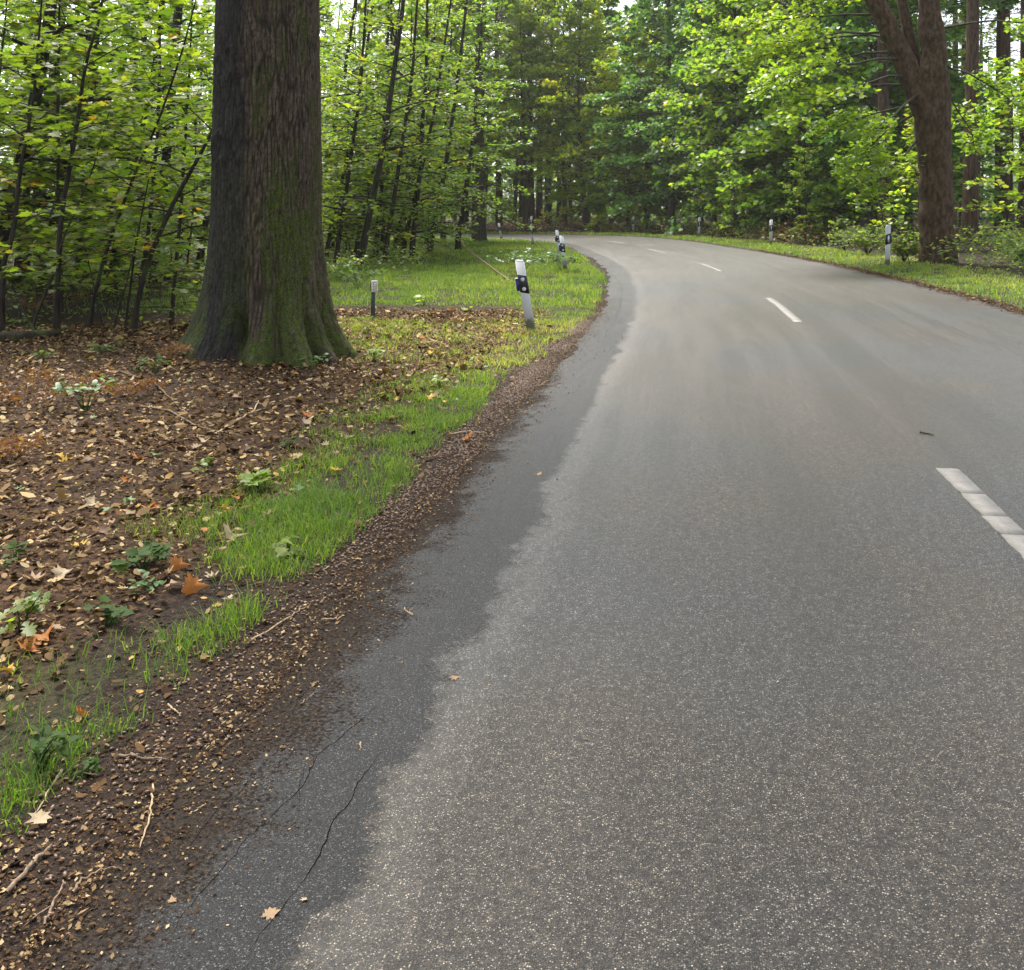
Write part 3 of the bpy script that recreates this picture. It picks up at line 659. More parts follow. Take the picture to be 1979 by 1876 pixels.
moss = np.clip(np.exp(-((T2 - 0.38) / 0.25) ** 2) * sstep(2.5, 1.5, zz) * sstep(0.30, 0.55, mossn) * 1.25 + 1.1 * np.exp(-zz / 0.7) * sstep(0.28, 0.50, mossn + 0.1 * lobe(0.9, 0.8)) + 0.8 * np.exp(-((T2 - 0.95) / 0.25) ** 2) * sstep(0.47, 0.62, mossn) + 0.5 * sstep(0.58, 0.68, mossn) * (1 - smooth_side), 0, 1)
k = NA; nr = len(zr)
i = np.arange(nr - 1)[:, None] * k; j = np.arange(k)[None, :]; j2 = (j + 1) % k
oq = np.stack([i + j, i + j2, i + k + j2, i + k + j], -1).reshape(-1, 4)
m, nt, ns, ls, b = new_mat('oak_bark')
A = lambda n_: nd(ns, 'ShaderNodeAttribute', attribute_name=n_).outputs['Fac']
tc = ns.new('ShaderNodeTexCoord'); mp = ns.new('ShaderNodeMapping'); mp.inputs['Scale'].default_value = (1, 1, 0.22); ls.new(tc.outputs['Object'], mp.inputs['Vector'])
fn = noise(nt, mp.outputs[0], 60, 6, 0.75); gn = noise(nt, tc.outputs['Object'], 2.5, 4)
rough_c = mix(nt, A('ridge'), (0.022, 0.016, 0.011), mix(nt, A('plate'), (0.088, 0.066, 0.044), (0.21, 0.160, 0.112)))
rough_c = mix(nt, maprange(nt, fn, 0.35, 0.7, 0.0, 0.55), rough_c, (0.075, 0.055, 0.040))
smooth_c = mix(nt, maprange(nt, fn, 0.35, 0.65), (0.018, 0.016, 0.013), (0.066, 0.059, 0.050))
smooth_c = mix(nt, maprange(nt, gn, 0.42, 0.62, 0, 0.75), smooth_c, (0.048, 0.048, 0.043)); smooth_c = mix(nt, maprange(nt, noise(nt, tc.outputs['Object'], 9, 5, 0.7), 0.52, 0.66, 0, 0.6), smooth_c, (0.082, 0.074, 0.062)); smooth_c = mix(nt, A('ridge'), mix(nt, 1.0, smooth_c, (0.45, 0.45, 0.45), 'MULTIPLY'), smooth_c)
c = mix(nt, A('smoothbark'), rough_c, smooth_c)
mcol = mix(nt, maprange(nt, noise(nt, tc.outputs['Object'], 60, 3), 0.35, 0.65), (0.028, 0.050, 0.008), (0.100, 0.135, 0.018))
c = mix(nt, math_(nt, 'MULTIPLY', A('moss'), maprange(nt, noise(nt, tc.outputs['Object'], 22, 4, 0.7), 0.36, 0.56)), c, mcol)
ls.new(c, b.inputs['Base Color']); b.inputs['Roughness'].default_value = 0.92; b.inputs['Specular IOR Level'].default_value = 0.2
bump(nt, fn, 1.0, 0.03, b)
OAKBARK = m
oak = empty('oak_tree', (OX, OY, OZ)); tag(oak, 'massive mossy oak trunk with flared roots beside the leaf litter', 'tree')
mb = MB(); mb.add(np.column_stack([(OPX - OX).ravel(), (OPY - OY).ravel(), (OPZ - OZ).ravel()]), None, oq)
r = np.random.default_rng(400); lv = Leaves(); wood = MB()
me = mb.mesh('oak_trunk', smooth=True, mat=OAKBARK)
for n_, a_ in (('ridge', ridge), ('plate', cid), ('smoothbark', smooth_side), ('moss', moss)): set_attr(me, n_, a_)
obj('trunk', me, oak)
top = np.array([0.03, 0, 9.0]); tube(wood, np.array([[0.03, 0, 8.6], [0.2, 0.2, 11], [-0.2, 0.3, 14], [0, 0, 17]]), [0.47, 0.36, 0.22, 0.06], 14)
for jn in range(26):
    az = jn * 2.4; z = 8.5 + 8 * (jn + r.random()) / 26; L = r.uniform(3.0, 5.5) * (1.15 - (z - 8.5) / 12)
    spray(r, wood, lv, np.array([0, 0, z]), [math.cos(az), math.sin(az), 0.45], L, 0.10, 0.16, 9, 20, flat=0.6, droop=0.1, tint0=0.35, sec_len=0.5, spread=0.3)
obj('limbs', wood.mesh('oak_limbs', smooth=True, mat=B_GREY), oak)
obj('crown', lv.mesh('oak_crown', OVAL6, L_MID), oak)

# ---- forked maple on the right verge
RX, RY = 10.48, 25.2; RZ = gz1(RX, RY)
tree = empty('forked_maple', (RX, RY, RZ)); tag(tree, 'thick reddish brown trunk forking in two above the far verge', 'tree')
w = MB(); lv = Leaves(); r = np.random.default_rng(500)
def rough_tube(mb, pts, rad, k=40, n=90, seed=0, amp=0.03):
    pts = np.asarray(pts, float); tt = np.linspace(0, 1, len(pts)); t = np.linspace(0, 1, n)
    P = np.column_stack([np.interp(t, tt, pts[:, i]) for i in range(3)])
    for _ in range(6): P[1:-1] = (P[:-2] + 2 * P[1:-1] + P[2:]) / 4
    rd = np.interp(t, tt, rad); th = np.arange(k) / k * 2 * math.pi
    H = P[:, 2]
    nz = (vn(th[None, :] * k / 6.2832 * 0.25, H[:, None] * 5, seed, k // 4) - 0.5) * 2 + (vn(th[None, :] * 5 / 6.2832, H[:, None] * 1.2, seed + 3, 5) - 0.5) * 3
    rr = rd[:, None] * (1 + 0 * nz) + amp * nz
    V = P[:, None, :] + rr[:, :, None] * np.stack([np.cos(th)[None, :] + 0 * nz, np.sin(th)[None, :] + 0 * nz, 0 * nz], -1)
    i = np.arange(n - 1)[:, None] * k; j = np.arange(k)[None, :]; j2 = (j + 1) % k
    mb.add(V.reshape(-1, 3), None, np.stack([i + j, i + j2, i + k + j2, i + k + j], -1).reshape(-1, 4))
rough_tube(w, [(0.02, 0, -0.2), (0.02, 0, 0.25), (-0.02, 0, 0.9), (-0.06, 0, 2.2), (-0.14, 0, 3.4), (-0.16, 0, 4.3), (-0.12, 0, 5.2), (-0.22, 0, 6.4), (-0.2, 0.1, 9), (0.2, 0.2, 12)], [0.54, 0.44, 0.40, 0.375, 0.40, 0.38, 0.31, 0.26, 0.18, 0.06], seed=4, amp=0.036)
rough_tube(w, [(-0.18, 0, 3.3), (-0.45, -0.02, 4.0), (-0.75, -0.05, 4.75), (-1.15, -0.05, 5.6), (-1.6, -0.05, 6.5), (-2.3, -0.2, 8.0), (-3.0, -0.3, 10.0)], [0.26, 0.30, 0.28, 0.255, 0.25, 0.18, 0.05], k=30, n=70, seed=9, amp=0.018)
rough_tube(w, [(-0.25, 0.25, 4.4), (-0.55, 0.35, 5.4), (-0.75, 0.4, 6.5), (-0.9, 0.5, 8.2)], [0.16, 0.14, 0.12, 0.04], k=16, n=30, seed=19, amp=0.01)
obj('trunk', w.mesh('forked_trunk', smooth=True, mat=B_RED), tree)
w = MB()
for (b0, e0, nsec, tnt) in [((-0.7, -0.1, 4.6), (-4.1, -2.2, 2.9), 14, .55), ((-0.9, -0.1, 5.0), (-4.6, -1.0, 4.3), 16, .5), ((-0.5, -0.2, 4.2), (-2.4, -1.6, 1.9), 13, .5), ((-1.2, 0, 5.7), (-4.6, 0.8, 5.4), 18, .6), ((-1.4, 0, 6.1), (-4.6, 1.5, 6.4), 18, .65),
                           ((-0.3, 0.2, 3.9), (-2.8, 1.2, 3.0), 14, .4), ((-0.2, 0.2, 3.4), (-1.9, -0.9, 1.5), 10, .5), ((-1.0, 0, 5.2), (-3.4, 2.8, 4.4), 15, .55), ((-1.7, 0, 6.8), (-4.4, 0.6, 7.4), 18, .6),
                           ((0.1, 0.1, 5.0), (2.6, 1.2, 4.0), 14, .4), ((0.1, 0.2, 5.8), (3.4, 0.4, 5.6), 14, .4), ((0.0, 0.3, 4.6), (1.8, 2.6, 2.6), 14, .4), ((0.1, 0, 7.0), (2.5, -1.5, 7.6), 14, .4), ((-0.2, 0, 8.4), (0.8, -3.0, 8.8), 14, .45), ((-0.1, 0, 10.0), (1.5, 1.5, 12.0), 14, .45), ((-0.1, 0, 10.5), (-1.8, 1.5, 12.5), 14, .45),
                           ((-0.6, 0, 4.4), (-3.6, 0.4, 3.6), 15, .45), ((-0.3, 0, 3.8), (-1.5, 1.8, 2.2), 12, .35), ((-1.1, 0, 5.5), (-3.6, 1.5, 5.2), 15, .5), ((-1.5, 0, 6.3), (-2.8, 2.0, 7.0), 15, .5)]:
    b0 = np.array(b0, float); e0 = np.array(e0, float); d = e0 - b0; L = np.linalg.norm(d); d[2] += 0.25 * L
    spray(r, w, lv, b0, d, np.linalg.norm(d), 0.035, 0.115, nsec + 4, 32, flat=0.62, droop=0.26, tint0=tnt, sec_len=0.46, spread=0.2, q0=0.40)
obj('limbs', w.mesh('forked_limbs', smooth=True, mat=B_GREY), tree)
obj('crown', lv.mesh('forked_crown', MAPLE_LO, L_BR), tree)

# ---- saplings in front, left of the oak: explicit stems
def sap(pts, r0, nb, label, seed, size=0.125, tint=0.5, hb=0.25, leaf=None):
    p = np.array(pts, float); base = np.array([p[0, 0], p[0, 1], gz1(p[0, 0], p[0, 1])]); p = p - base; p[0, 2] = 0
    root = empty('sapling', base); tag(root, label, 'sapling', 'thin saplings beside the oak')
    wood, lv = grow(seed, p, r0, hb, nb, 1.7, size, 6, 6, elev=(20, 40), flat=0.28, droop=0.22, prof=lambda r_: 1.0 - 0.25 * r_, tint=tint, sides=7, r1=0.006)
    obj('trunk', wood.mesh('sapling_trunk', smooth=True, mat=B_DARK), root); obj('crown', lv.mesh('sapling_crown', MAPLE, leaf or L_YG), root)
D = 13.4
def px(x, y, d=D): return ((x - 989.5) * d / 1982, d, CAM_Z - (y - 412) * d / 1982)      # layout numbers, evaluated at that depth
sap([px(109, 648), px(115, 461), px(134, 345), px(153, 230), px(165, 134), px(200, 31), px(225, -120), px(260, -330)], 0.032, 20, 'dark upright sapling stem, second from the frame edge, with a slight S-bend', 600)
sap([px(167, 641, 13.7), px(192, 530, 13.7), px(207, 476, 13.7), px(261, 326, 13.7), px(303, 238, 13.6), px(350, 100, 13.4), px(400, -80, 13.4)], 0.024, 16, 'slim sapling between the S-bent stem and the thick slanting one', 601)
sap([px(253, 637, 13.3), px(284, 510, 13.3), px(338, 384, 13.3), px(407, 257, 13.4), px(440, 150, 14), px(480, 0, 14.5)], 0.034, 16, 'thick dark sapling slanting steeply towards the big oak', 602, tint=0.45)
sap([px(2, 640, 13.2), px(8, 510, 13.2), px(31, 445, 13.2), px(42, 326, 13.3), px(58, 249, 13.4), px(69, 173, 13.4), px(84, 0, 13.4), px(100, -250, 13.6)], 0.03, 20, 'sapling stem nearest the frame edge, left of the S-bent one', 603, tint=0.55)
sap([px(58, 645, 13.1), px(96, 548, 13.1), px(115, 480, 13.3), px(180, 330, 13.8), px(210, 220, 14.2)], 0.014, 9, 'thin reddish sapling slanting across behind the S-bent stem', 604, size=0.11)
sap([px(240, 640, 13.6), px(252, 560, 13.6), px(262, 470, 13.6), px(280, 380, 13.8), px(300, 290, 14)], 0.013, 9, 'thin straight sapling just left of the thick slanting stem', 605, size=0.11)
sap([px(218, 642, 13.5), px(232, 590, 13.5), px(246, 540, 13.5), px(270, 440, 13.7)], 0.010, 7, 'short twiggy sapling rising at the litter edge near the slanting stem', 606, size=0.11)
sap([px(205, 648, 13.8), px(190, 600, 13.9), px(183, 560, 14.0), px(150, 420, 14.4)], 0.010, 7, 'short sapling leaning away from the oak at the litter edge', 607, size=0.11)
sap([px(-60, 640, 15), px(-40, 450, 15), px(-10, 200, 15), px(20, -100, 15)], 0.03, 20, 'leafy sapling at the frame edge with its stem out of view', 608, tint=0.55)
sap([px(330, 560, 17), px(345, 430, 17), px(360, 250, 17), px(372, 50, 17), px(380, -200, 17)], 0.03, 20, 'upright leafy sapling close behind the shaded side of the oak', 609, tint=0.4)

# ---- thicket between oak and bend
TH_EXP = [(-5.69, 33), (-5.55, 36), (-4.72, 31.5), (-4.95, 37), (-4.25, 34), (-4.15, 38.5), (-3.55, 36), (-3.35, 41)]
for i, (x, y) in enumerate(sorted(TH_EXP)):
    place('thicket_tree', 'thicket%d' % (i % 4), x, y, random.uniform(-0.5, 0.5), random.uniform(0.92, 1.15), 'thin dark leaning trunk at the thicket front, %s counting from the oak' % ORD[i], 'tree', 'thin trunks at the thicket front', leaf=(L_YG if i % 2 else L_MID))
pts_l = []
def ok(x, y, pl, dmin):
    return all((x - a) ** 2 + (y - b_) ** 2 > dmin * dmin for a, b_ in pl)
def xmax_at(y): return float(np.interp(y, [15, 19, 28, 32, 40, 50, 56, 60], [-6.2, -6.5, -6.2, -5.9, -4.7, -4.0, -4.5, -6.5]))
tries = 0
while len(pts_l) < 58 and tries < 8000:
    tries += 1
    y = random.uniform(18, 60); x = xmax_at(y) - abs(random.gauss(0, 1)) * 7.0
    if x < -30 or x < -0.62 * y - 3: continue
    if ok(x, y, pts_l + TH_EXP, 1.35): pts_l.append((x, y))
pts_l.sort(key=lambda p: p[0] / p[1])
for i, (x, y) in enumerate(pts_l):
    lf = random.choice([L_YG, L_YG, L_MID, L_MID, L_BR]); deep = 'deep' if y > 38 else 'shallow'
    side_ = x / y < -0.235
    cn = {'leaf_yellow_green': 'yellow-green', 'leaf_green': 'mid-green', 'leaf_bright_green': 'bright green'}[lf.name]
    dp = 'deep in the thicket' if y > 40 else ('midway into the thicket' if y > 28 else 'in the front of the thicket')
    lab = 'slender tree with %s leaves %s, %s' % (cn, dp, 'left of the oak' if side_ else 'right of the oak')
    place('thicket_tree', 'thicket%d' % random.randrange(4), x, y, random.uniform(-0.7, 0.7), random.uniform(0.85, 1.2), lab, 'tree', lab.split(' with ')[1], leaf=lf, trunk_scale=random.uniform(0.7, 1.3))
pts_s = []; tries = 0
while len(pts_s) < 34 and tries < 8000:
    tries += 1
    y = random.uniform(16, 50); x = xmax_at(y) + 0.4 - abs(random.gauss(0, 1)) * 5.0
    if x < -0.6 * y - 2 or (abs(x - OX) < 1.5 and y < 14): continue
    if ok(x, y, pts_s, 1.2): pts_s.append((x, y))
for i, (x, y) in enumerate(pts_s):
    side_ = x / y < -0.235; lf = random.choice([L_YG, L_YG, L_BR, L_MID]); cn = {'leaf_yellow_green': 'yellow-green', 'leaf_green': 'mid-green', 'leaf_bright_green': 'bright green'}[lf.name]
    lab = 'low %s shrub in the understory %s, %s' % (cn, 'left of the big oak' if side_ else 'behind the marker post', 'far back' if y > 30 else 'near the front')
    place('understory_shrub', 'shrub%d' % (i % 3), x, y, random.uniform(0, 6.28), random.uniform(0.7, 1.25), lab, 'shrub', lab, leaf=lf)
# curved slim trunk and the stout trunk at the bend
wl_ = grow(700, [(0, 0, 0), (-0.02, 0, 0.6), (0.25, 0, 2.0), (0.45, 0, 3.6), (0.70, 0, 5.6), (0.85, 0, 7.5), (1.1, 0, 11)], 0.135, 0.30, 34, 3.0, 0.14, 9, 9, elev=(5, 50), flat=0.35, tint=0.35)
kind('bend_curved', wl_, L_MID, MAPLE_LO, B_DARK)
place('slim_tree', 'bend_curved', -2.33, 44.5, 0, 1.0, 'slim dark trunk bowed at its foot, standing alone on the grass', 'tree', None)
w = MB(); lv = Leaves(); r = np.random.default_rng(710)
rough_tube(w, [(0.05, 0, -0.2), (0.03, 0, 0.3), (0, 0, 1.2), (0, 0, 4), (0.05, 0, 8), (0, 0, 16)], [0.50, 0.43, 0.38, 0.34, 0.28, 0.05], k=28, n=70, seed=71, amp=0.012)
for j in range(34):
    f = 4.0 + 12 * (j + r.random()) / 34; az = j * 2.4; L = r.uniform(2.2, 4.0) * (1.2 - f / 20)
    spray(r, w, lv, np.array([0, 0, f]), [math.cos(az), math.sin(az), 0.2], L, 0.05, 0.17, 9, 12, flat=0.45, droop=0.25, tint0=0.35)
KIND['bend_stout'] = (w.mesh('stout_trunk', smooth=True, mat=B_GREY), lv.mesh('stout_crown', MAPLE_LO, L_MID))
place('stout_tree', 'bend_stout', -1.85, 56.5, 0, 1.0, 'stout straight grey-brown trunk at the inside of the bend', 'tree', None)

# ---- pines beyond the bend and dark trunks on the far side
FAR_P = [(-1.0, 80, 0), (0.9, 84, 1), (1.55, 81, 2), (2.25, 87, 1), (2.95, 82, 0), (-2.6, 88, 2), (4.3, 95, 1), (-4.5, 84, 1), (-7, 92, 0), (-10, 86, 2), (-14, 92, 0)]
for i, (x, y, kk) in enumerate(sorted(FAR_P)):
    place('pine_tree', 'pine%d' % kk, x, y, random.uniform(0, 6), random.uniform(0.95, 1.15), 'tall straight brown pine beyond the bend, %s of its row counting from the thicket' % ORD[i], 'tree', 'pines beyond the bend')
RP = [(15.6, 61, 2), (16.7, 62.5, 1), (18.0, 63.5, 0), (20.5, 66, 1), (15.9, 35.5, 1), (17.9, 44, 2), (17.3, 33.6, 0), (19.6, 40.5, 0), (22.5, 47, 1), (14.2, 39, 0), (26, 52, 2), (24, 62, 0), (29, 66, 1), (28, 58, 0), (31, 72, 2), (21, 36.5, 1), (23.3, 41, 2)]
for i, (x, y, kk) in enumerate(sorted(RP, key=lambda p: p[0] / p[1])):
    place('pine_tree', 'pine%d' % kk, x, y, random.uniform(0, 6), random.uniform(0.95, 1.1), 'dark conifer trunk in the shade behind the far verge, %s counting rightwards' % ORD[i], 'tree', 'conifer trunks behind the far verge', bark=(B_DARK if x / y < 0.3 else B_PINE))
for i, (x, y, s_) in enumerate([(14.3, 52, 0.95), (17.5, 57, 1.1)]):
    place('spruce_tree', 'spruce', x, y, i * 1.3, s_, ['grey-green spruce with hanging boughs at the front of the far woods', 'grey-green spruce standing behind the other spruce in the far woods'][i], 'tree', 'spruces in the far woods')
MAP = [(13.6, 47.5), (14.8, 43), (15.5, 56), (12.3, 54.5), (11.8, 60), (10.2, 65.5), (8.0, 70.5), (5.4, 74.5), (12.5, 68), (14.5, 63), (9.8, 75), (6.8, 80), (15.8, 72), (12.0, 79), (18.5, 50), (20, 56), (22, 62), (19, 68), (17, 78), (8.5, 88), (13, 90), (-3.5, 76.5), (-7, 78), (-11, 79), (-15.5, 81), (-20, 80), (-6.5, 97)]
for i, (x, y) in enumerate(sorted(MAP, key=lambda p: p[0] / p[1])):
    q = x / y
    lf = L_AU if (x, y) in ((5.4, 74.5), (8.0, 70.5)) else (L_DK if q > 0.15 and i % 2 else (L_MID if q > 0.02 else L_YG))
    sc = random.uniform(0.9, 1.2) * (0.8 if (0.06 < q < 0.12 and y > 85) else 1)
    lab = 'broad maple in the wall of woods outside the bend, %s along counting rightwards' % (ORD[i] if i < 20 else ['twenty-first', 'twenty-second', 'twenty-third', 'twenty-fourth', 'twenty-fifth', 'twenty-sixth', 'twenty-seventh', 'twenty-eighth', 'twenty-ninth', 'thirtieth'][i - 20])
    place('maple_tree', 'maple%d' % random.randrange(4), x, y, random.uniform(0, 6.28), sc, lab, 'tree', 'maples outside the bend', leaf=lf)
for i, (x, y, s_, lf) in enumerate([(13.2, 33, 1.1, L_BR), (14.6, 30.5, 1.2, L_MID), (15.2, 28.8, 1.0, L_BR), (12.9, 36.5, 1.1, L_MID), (17, 38, 1.3, L_DK), (18.6, 33, 1.3, L_BR), (11.9, 41.5, 0.9, L_MID), (15.4, 46.0, 1.1, L_DK), (19.5, 43, 1.2, L_DK), (13.0, 58, 1.0, L_DK), (16.3, 66, 1.1, L_DK), (10.6, 49.2, 0.7, L_MID)]):
    place('verge_shrub', 'shrub%d' % (i % 3), x, y, random.uniform(0, 6.28), s_, 'leafy shrub under the trees behind the forked trunk' if i < 6 else 'leafy shrub in the shade of the far woods', 'shrub', 'shrubs behind the forked trunk' if i < 6 else 'shrubs in the far woods', leaf=lf)

for i, (x, y, sc, lf) in enumerate([(0.2, 92, 1.05, L_BR), (3.2, 90, 1.0, L_AU), (6.6, 94, 0.9, L_BR), (-2.6, 94, 1.1, L_YG)]):
    place('tall_maple', 'tall_maple%d' % (i % 2), x, y, i * 1.7, sc, 'tall high-crowned maple behind the pines beyond the bend, %s counting rightwards' % ['second', 'third', 'fourth', 'first'][i], 'tree', 'tall maples behind the pines', leaf=lf)
for i, (x, y, sc) in enumerate([(1.0, 76.0, 0.9), (4.0, 77.5, 1.0)]):
    place('bend_maple', 'tall_maple%d' % (i % 2), x, y, i * 2.6 + 1, sc, ["high-crowned light green maple at the bend's far end, left of two", "high-crowned light green maple at the bend's far end, right of two"][i], 'tree', 'high-crowned maples at the bend', leaf=[L_BR, L_YG][i])
for i, (x, y, sc, lf) in enumerate([(-4.3, 51.5, 0.62, L_YG), (-3.9, 58.5, 0.8, L_YG)]):
    place('bend_maple', 'tall_maple%d' % i, x, y, i * 2.1 + 0.4, sc, ['yellow-green maple at the thicket corner before the stout trunk', 'yellow-green maple close beside the stout trunk'][i], 'tree', None, leaf=lf)

# ---- the woods far behind, one mass
r = np.random.default_rng(900); lv = Leaves(); n = 84000
ang = r.uniform(-0.62, 0.62, n); dist = r.uniform(98, 150, n); x = np.sin(ang) * dist; y = np.cos(ang) * dist
left_ = ang < -0.24
dist = np.where(left_, r.uniform(66, 120, n), dist); x = np.sin(ang) * dist; y = np.cos(ang) * dist
s_, u_ = road_su(x, y); keep = np.abs(u_) > 9
z = 0.2 + r.random(n) ** 1.2 * np.where(left_, 22, 15)
clump = fbm(x * 0.3 + z * 0.21, y * 0.3 + z * 0.33, 2, 91)
gap = (ang > 0.085) & (ang < 0.165) & (z > 0.185 * dist)
keep &= (clump > np.where(left_, 0.27, 0.36)) & ~gap & (z < np.where(left_, 17.0, 10.0) + 6 * vn(ang * 30, ang * 0, 3))
x, y, z = x[keep], y[keep], z[keep]; k = len(x)
lv.add(np.column_stack([x, y, z + gz(x, y)]), np.column_stack([r.normal(0, .6, k), r.normal(0, .6, k) - 0.4, np.ones(k)]), r.normal(0, 1, (k, 3)), r.uniform(0.5, 1.05, k), np.clip(r.normal(0.4, 0.2, k), 0, 1))
fo = obj('distant_woods', lv.mesh('distant_woods', OVAL6, L_MID)); stuff(fo); tag(fo, 'dense green woods closing the view far behind the trees', 'woods')
w = MB()
for i in range(150):
    a = random.uniform(-0.6, 0.6); d = random.uniform(92, 135) if a > -0.24 else random.uniform(60, 105)
    x, y = math.sin(a) * d, math.cos(a) * d
    if abs(road_su(x, y)[1][0]) < 9: continue
    z0 = gz1(x, y); tube(w, [(x, y, z0 - 0.2), (x + random.uniform(-.3, .3), y, z0 + 9), (x + random.uniform(-.6, .6), y, z0 + 20)], [random.uniform(.12, .28), .16, .04], 6)
tk = obj('trunks', w.mesh('distant_trunks', smooth=True, mat=B_DARK), fo); stuff(tk)

# ------------------------------------------------------------------ grass
def blades(mb, x, y, hgt, wid, tint, r, zoff=0.0):
    n = len(x); z = gz(x, y) + zoff
    az = r.uniform(0, 6.283, n); dx, dy = np.cos(az), np.sin(az); bend = r.uniform(0.2, 1.3, n) * hgt; baz = r.uniform(0, 6.283, n)
    bx, by = np.cos(baz) * bend, np.sin(baz) * bend
    b0 = np.column_stack([x - dx * wid, y - dy * wid, z - 0.01]); b1 = np.column_stack([x + dx * wid, y + dy * wid, z - 0.01])
    m0 = np.column_stack([x - dx * wid * .7 + bx * .35, y - dy * wid * .7 + by * .35, z + hgt * .6]); m1 = np.column_stack([x + dx * wid * .7 + bx * .35, y + dy * wid * .7 + by * .35, z + hgt * .6])
    tp = np.column_stack([x + bx, y + by, z + hgt * r.uniform(0.75, 1.0, n)])
    V = np.stack([b0, b1, m0, m1, tp], 1).reshape(-1, 3); o = np.arange(n) * 5
    mb.add(V, np.column_stack([o + 2, o + 3, o + 4]), np.column_stack([o, o + 1, o + 3, o + 2]), np.repeat(tint, 5))
def scatter_grass(name, boxes, label, seed):
    r = np.random.default_rng(seed); mb = MB()
    for (x0, x1, y0, y1, dens, hh, ww) in boxes:
        n = int((x1 - x0) * (y1 - y0) * dens); x = r.uniform(x0, x1, n); y = r.uniform(y0, y1, n)
        s, u = road_su(x, y); g = grass_amount(x, y, s, u)
        vis = (np.abs(x) < 0.56 * np.maximum(y, 0) + 1.2)
        k = (r.random(n) < g * (0.12 + 0.88 * sstep(0.34, 0.62, fbm(x * 3.2, y * 3.2, 3, 15)))) & vis
        x, y, u, g, s = x[k], y[k], u[k], g[k], s[k]; n = len(x)
        tall = 0.30 + 1.35 * fbm(x * 2.3, y * 2.3, 3, 18) ** 1.3
        dry = 0.30 * sstep(10, 11.5, y) * sstep(16.5, 14.5, y) * (u < 0) + 0.12 * (u > 3.9)
        lush = -0.10 * ((u < 0) & (y < 9)) + 0.06 * (u > 0) + 0.05 * ((u < 0) & (y > 18) & (u > -6))
        t = np.clip(0.40 + 0.40 * (fbm(x * 0.9, y * 0.9, 2, 19) - 0.5) + r.normal(0, 0.19, n) + dry + lush, 0, 1)
        blades(mb, x, y, hh * tall * r.uniform(0.6, 1.3, n) * (0.7 + 0.3 * g), ww * r.uniform(0.7, 1.3, n), t, r)
    o = obj(name, mb.mesh(name, mat=L_GRASS)); stuff(o); tag(o, label, 'grass'); return o
scatter_grass('verge_grass', [(-3.2, 1.2, 2.0, 6.0, 5200, 0.095, 0.0020), (-3.2, 1.2, 6.0, 10.0, 3500, 0.085, 0.0027), (-3.5, 2.0, 10, 18, 1300, 0.075, 0.0040), (-9, 2.4, 18, 32, 560, 0.11, 0.0060), (-14, 2.6, 32, 62, 130, 0.14, 0.011), (-12, -4, 14, 18, 350, 0.10, 0.005)],
              'green grass on the near verge between road and woods', 41)
scatter_grass('far_verge_grass', [(5.5, 11.5, 8, 24, 600, 0.085, 0.006), (7, 13, 24, 45, 330, 0.10, 0.009), (5, 13, 45, 66, 130, 0.12, 0.014), (-22, 9, 62, 80, 90, 0.13, 0.02)], 'bright mown grass strip along the far edge of the road', 42)

# ------------------------------------------------------------------ undergrowth: low leafy cover on the woodland floor
def undergrowth(name, label, zone, n, size, hmax, mat, seed, tint=0.45, tmpl=OVAL6):
    r = np.random.default_rng(seed); x0, x1, y0, y1, test = zone
    x = r.uniform(x0, x1, n); y = r.uniform(y0, y1, n); s, u = road_su(x, y)
    cl = fbm(x * 0.7, y * 0.7, 3, seed); k = test(x, y, s, u) & (r.random(n) < sstep(0.36, 0.60, cl)) & (np.abs(x) < 0.56 * y + 2)
    x, y, cl = x[k], y[k], cl[k]; n = len(x); hh = hmax * (0.25 + 1.2 * sstep(0.4, 0.75, cl)) * r.random(n) ** 0.7
    mb = MB(); leaves(mb, np.column_stack([x, y, gz(x, y) + 0.02 + hh]), np.column_stack([r.normal(0, .35, n), r.normal(0, .35, n) - 0.15, np.ones(n)]), r.normal(0, 1, (n, 3)), size * r.uniform(0.6, 1.3, n), np.clip(tint + r.normal(0, .2, n), 0, 1), tmpl)
    o = obj(name, mb.mesh(name, mat=mat)); stuff(o); tag(o, label, 'undergrowth'); return o
undergrowth('woodland_undergrowth', 'low green undergrowth on the woodland floor behind the oak', (-24, -2.5, 14.2, 50, lambda x, y, s, u: (u < -6.5) & ((x < -4.6) | (y > 27))), 60000, 0.10, 0.45, L_YG, 51, 0.5)
undergrowth('bramble_bank', 'tangled brambles and nettles along the foot of the far woods', (6.0, 26, 14, 72, lambda x, y, s, u: (u > 4.7) & (u < 15)), 52000, 0.115, 0.55, L_BRAMBLE, 52, 0.5)
undergrowth('dry_heather', 'dry brownish undergrowth under the trees outside the bend', (-24, 22, 40, 92, lambda x, y, s, u: (u > 5.2) & (u < 22)), 42000, 0.16, 0.6, L_BRACKEN, 53, 0.7)

def at(px_, py_):
    """ground point seen at these layout numbers"""
    h = 1.63
    for _ in range(6):
        d = 1982 * h / (py_ - 412); x = (px_ - 989.5) * d / 1982; h = CAM_Z - gz1(x, d)
    return x, d, CAM_Z - h

